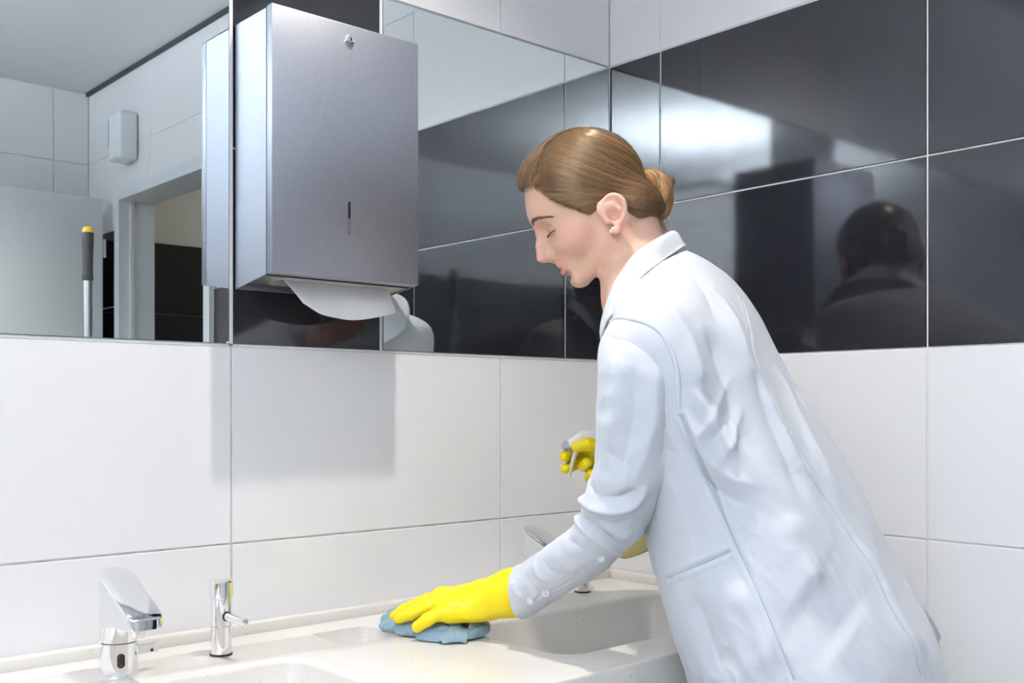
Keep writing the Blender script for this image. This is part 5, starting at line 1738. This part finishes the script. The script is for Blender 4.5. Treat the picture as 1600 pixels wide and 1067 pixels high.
lathe_obj('screw_collar', [(0.0135, -0.012), (0.0155, -0.012), (0.0158, 0.008), (0.013, 0.010), (0, 0.010)], tuple(neck), M['spray_white'], bottle, axis=tuple(ax_b), seg=36)
def sd_sprayhead(p):
    d = sd_chain(p, [np.array((-0.3058, -0.1974, 1.1335)), np.array((-0.2902, -0.2112, 1.1434)), np.array((-0.2714, -0.2279, 1.1456)), np.array((-0.2592, -0.2388, 1.1379))], [0.0095, 0.0125, 0.0135, 0.012], 0.006)
    d = smin(d, sd_cone(p, np.array((-0.2739, -0.2258, 1.1357)), neck, 0.011, 0.0125), 0.008)
    flat = np.abs((p - headc) @ side_b) - 0.0105
    return smax(d, flat, 0.003)
pts = np.array([nozzle, headc, neck, (-0.2510, -0.2461, 1.1379)])
V, Q = surface_nets(sd_sprayhead, pts.min(0) - 0.03, pts.max(0) + 0.03, 0.0018)
from_me('trigger_head', fast_mesh('trigger_head', relax(V, Q, 1), Q), M['spray_white'], bottle, 180)
lathe_obj('nozzle', [(0, 0.013), (0.0035, 0.0128), (0.0045, 0.009), (0.0075, 0.0085), (0.0095, 0.0), (0.0095, -0.005), (0, -0.005)], tuple(np.array((-0.3090, -0.1945, 1.1314))), M['spray_grey'], bottle, axis=tuple(sp_dir), seg=6, smooth=20)
tr = spline([(-0.2976, -0.2047, 1.1270), (-0.3025, -0.2003, 1.1117), (-0.3058, -0.1974, 1.0942), (-0.3090, -0.1945, 1.0767)], 14)
tube('trigger', tr, np.linspace(0.0065, 0.0030, 14), M['spray_white'], bottle, 10, 0.7)

# ---- right hand round the bottle neck
wr2 = np.array((-0.2074, -0.2180, 1.1026))
palm = np.array((-0.2330, -0.2113, 1.1009))
r_thumb = A3((-0.2433, -0.2329, 1.1198), (-0.2872, -0.2474, 1.1312), (-0.3112, -0.2408, 1.1348), (-0.3256, -0.2279, 1.1305))
r_index = A3((-0.2451, -0.1951, 1.1198), (-0.2639, -0.1744, 1.1185), (-0.2901, -0.1739, 1.1170), (-0.3147, -0.1894, 1.1128))
r_middle = A3((-0.2418, -0.1981, 1.1052), (-0.2614, -0.1767, 1.0995), (-0.2868, -0.1768, 1.0948), (-0.3117, -0.1895, 1.0919))
r_ring = A3((-0.2399, -0.2025, 1.0919), (-0.2607, -0.1947, 1.0924), (-0.2859, -0.2070, 1.0960), (-0.2969, -0.2254, 1.1026))
r_pinky = A3((-0.2378, -0.2097, 1.0787), (-0.2584, -0.2048, 1.0727), (-0.2814, -0.2164, 1.0766), (-0.2905, -0.2297, 1.0841))
def sd_glove_r(p):
    d = sd_chain(p, [np.array((-0.1910, -0.2392, 1.1006)), wr2, palm], [0.034, 0.029, 0.027], 0.02)
    for f in (r_index, r_middle, r_ring, r_pinky):
        d = smin(d, sd_cone(p, palm, f[0], 0.020, 0.0125), 0.015)
    d = smin(d, sd_cone(p, palm, r_thumb[0], 0.022, 0.014), 0.015)
    fd = sd_chain(p, r_thumb, [0.014, 0.0115, 0.0108, 0.0088], 0.003)
    for f, r in ((r_index, 0.0102), (r_middle, 0.0102), (r_ring, 0.0098), (r_pinky, 0.009)):
        fd = smin(fd, sd_chain(p, f, [r * 1.15, r * 1.05, r, r * 0.9], 0.002), 0.0012)
    return smin(d, fd, 0.006)
allp = np.array(r_thumb + r_index + r_middle + r_ring + r_pinky + [wr2, np.array((-0.1910, -0.2392, 1.1006))])
glove('rubber_glove', sd_glove_r, allp.min(0) - 0.04, allp.max(0) + 0.04, 0.0020, [], 'yellow rubber glove gripping the spray bottle')

# ---- crumpled cloth under the hand
ZS = MB - 0.438
def gp(q, h):
    q = np.array(q, float); q[2] = ZS + h; return q
rim = [gp((-0.6325, -0.1209, 0.8652), 0.010), gp((-0.6202, -0.1051, 0.8723), 0.013), gp((-0.5885, -0.0864, 0.8736), 0.012), gp((-0.5589, -0.0860, 0.8730), 0.011), gp((-0.5331, -0.1290, 0.8727), 0.011), gp((-0.5238, -0.1909, 0.8702), 0.010), gp((-0.5367, -0.2329, 0.8663), 0.012),
       gp((-0.5658, -0.2646, 0.8636), 0.010), gp((-0.5998, -0.2611, 0.8621), 0.009), gp((-0.6227, -0.2367, 0.8624), 0.009), gp((-0.6358, -0.1956, 0.8635), 0.010), gp((-0.6340, -0.1503, 0.8640), 0.010), gp((-0.6325, -0.1209, 0.8652), 0.010)]
rim = list(spline(rim, 30))
rad = 0.0075 + 0.0022 * np.sin(np.arange(30) * 1.9)
cen = gp((-0.5881, -0.1871, 0.8634), 0.006)
def sd_cloth(p):
    d = sd_chain(p, rim, rad, 0.004)
    # filling of the pad: flattened layers under the hand
    for c, rx, rz in (((-0.6087, -0.1621, 0.8653), 0.040, 0.0125), ((-0.5853, -0.1963, 0.8634), 0.048, 0.0135), ((-0.5628, -0.2230, 0.8644), 0.036, 0.0125)):
        q = (p - gp(c, 0.006)) / np.array([rx, rx, rz])
        n = np.linalg.norm(q, axis=1)
        d = smin(d, (n - 1) * rz * 0.8, 0.006)
    # folds: a tail at the far tip, a turned-back corner and rolled edges near us
    tail = [gp((-0.6442, -0.1239, 0.8643), 0.007), gp((-0.6472, -0.1386, 0.8630), 0.008), gp((-0.6428, -0.1559, 0.8631), 0.010)]
    d = smin(d, sd_chain(p, tail, [0.0045, 0.0065, 0.007], 0.004), 0.004)
    f1 = [gp((-0.6268, -0.2558, 0.8605), 0.006), gp((-0.6092, -0.2487, 0.8691), 0.016), gp((-0.5928, -0.2432, 0.8697), 0.019), gp((-0.6001, -0.2675, 0.8632), 0.008)]
    d = smin(d, sd_chain(p, f1, [0.0040, 0.0048, 0.0048, 0.004], 0.003), 0.003)
    f2 = [gp((-0.5948, -0.2669, 0.8624), 0.007), gp((-0.5823, -0.2726, 0.8653), 0.012), gp((-0.5560, -0.2559, 0.8695), 0.014)]
    d = smin(d, sd_chain(p, f2, [0.0042, 0.005, 0.0045], 0.003), 0.003)
    f3 = [gp((-0.5682, -0.2450, 0.8695), 0.020), gp((-0.5524, -0.2457, 0.8704), 0.022), gp((-0.5588, -0.2668, 0.8677), 0.014)]
    d = smin(d, sd_chain(p, f3, [0.004, 0.0045, 0.004], 0.003), 0.003)
    f4 = [gp((-0.6396, -0.2324, 0.8632), 0.014), gp((-0.6216, -0.2430, 0.8652), 0.017), gp((-0.6122, -0.2554, 0.8649), 0.013)]
    d = smin(d, sd_chain(p, f4, [0.004, 0.005, 0.004], 0.003), 0.004)
    wp = p + 0.006 * np.stack([vnoise(p, 30, 53), vnoise(p, 30, 54), vnoise(p, 30, 55)], 1)
    wv = 0.0042 * (0.35 - np.abs(vnoise(wp * np.array([1, 1, 0.6]), 38, 51))) + 0.0016 * (0.35 - np.abs(vnoise(wp, 80, 52)))
    return smax(d - wv, ZS + 0.0006 - p[:, 2], 0.001)
rp = np.array(rim)
V, Q = surface_nets(sd_cloth, rp.min(0) - np.array([0.03, 0.03, 0.025]), rp.max(0) + np.array([0.03, 0.03, 0.03]), 0.0015)
V = relax(V, Q, 1, 0.3)
cl_o = from_me('cleaning_cloth', fast_mesh('cleaning_cloth', V, Q), M['cloth'], None, 180)
tag(cl_o, 'crumpled blue microfibre cloth pressed on the counter under the glove', 'cloth')

def flap(ridge, base, n=24, m=9, arch=0.004):
    A = spline(ridge, n); B = spline(base, n)
    t = np.linspace(0, 1, m)[:, None, None]
    G = A[None] * (1 - t) + B[None] * t
    G = G + (np.array([0, 0, 1.0]) * arch + (-Fv) * arch * 0.8) * np.sin(np.pi * t)
    G[:, :, 2] = np.maximum(G[:, :, 2], ZS + 0.0012)
    o = from_me('fold', fast_mesh('fold', G.reshape(-1, 3), grid_quads(m, n, False)), M['cloth'], cl_o, 180)
    md = o.modifiers.new('cloth', 'SOLIDIFY'); md.thickness = 0.0022; md.offset = 0
    md = o.modifiers.new('round', 'SUBSURF'); md.levels = 1; md.render_levels = 1
flap([gp((-0.6355, -0.2548, 0.8606), 0.003), gp((-0.6156, -0.2537, 0.8717), 0.019), gp((-0.5979, -0.2481, 0.8741), 0.024), gp((-0.5989, -0.2779, 0.8647), 0.008)], [gp((-0.6374, -0.2664, 0.8591), 0.001), gp((-0.6265, -0.2735, 0.8605), 0.003), gp((-0.6176, -0.2787, 0.8610), 0.003), gp((-0.6080, -0.2846, 0.8596), 0.001)])
flap([gp((-0.6061, -0.2568, 0.8624), 0.010), gp((-0.5815, -0.2626, 0.8693), 0.017), gp((-0.5574, -0.2546, 0.8724), 0.021), gp((-0.5503, -0.2582, 0.8701), 0.017)], [gp((-0.6115, -0.2667, 0.8591), 0.001), gp((-0.5903, -0.2763, 0.8632), 0.004), gp((-0.5728, -0.2730, 0.8659), 0.006), gp((-0.5640, -0.2729, 0.8666), 0.004)])
flap([gp((-0.5812, -0.2562, 0.8692), 0.020), gp((-0.5632, -0.2495, 0.8715), 0.024), gp((-0.5463, -0.2444, 0.8723), 0.024)], [gp((-0.5880, -0.2676, 0.8662), 0.010), gp((-0.5739, -0.2654, 0.8687), 0.013), gp((-0.5590, -0.2625, 0.8690), 0.013)], arch=0.006)
flap([gp((-0.6439, -0.2178, 0.8643), 0.010), gp((-0.6319, -0.2285, 0.8672), 0.017), gp((-0.6191, -0.2398, 0.8681), 0.018), gp((-0.6079, -0.2592, 0.8658), 0.014)], [gp((-0.6487, -0.2163, 0.8619), 0.001), gp((-0.6438, -0.2380, 0.8610), 0.001), gp((-0.6356, -0.2519, 0.8602), 0.001), gp((-0.6175, -0.2681, 0.8602), 0.001)], arch=0.005)
flap([gp((-0.6253, -0.1072, 0.8692), 0.016), gp((-0.6095, -0.0985, 0.8730), 0.021), gp((-0.5809, -0.0865, 0.8758), 0.020), gp((-0.5524, -0.0824, 0.8758), 0.015)], [gp((-0.6423, -0.1229, 0.8639), 0.001), gp((-0.6297, -0.1100, 0.8662), 0.001), gp((-0.6018, -0.0947, 0.8694), 0.002), gp((-0.5628, -0.0825, 0.8709), 0.002)], arch=0.004)
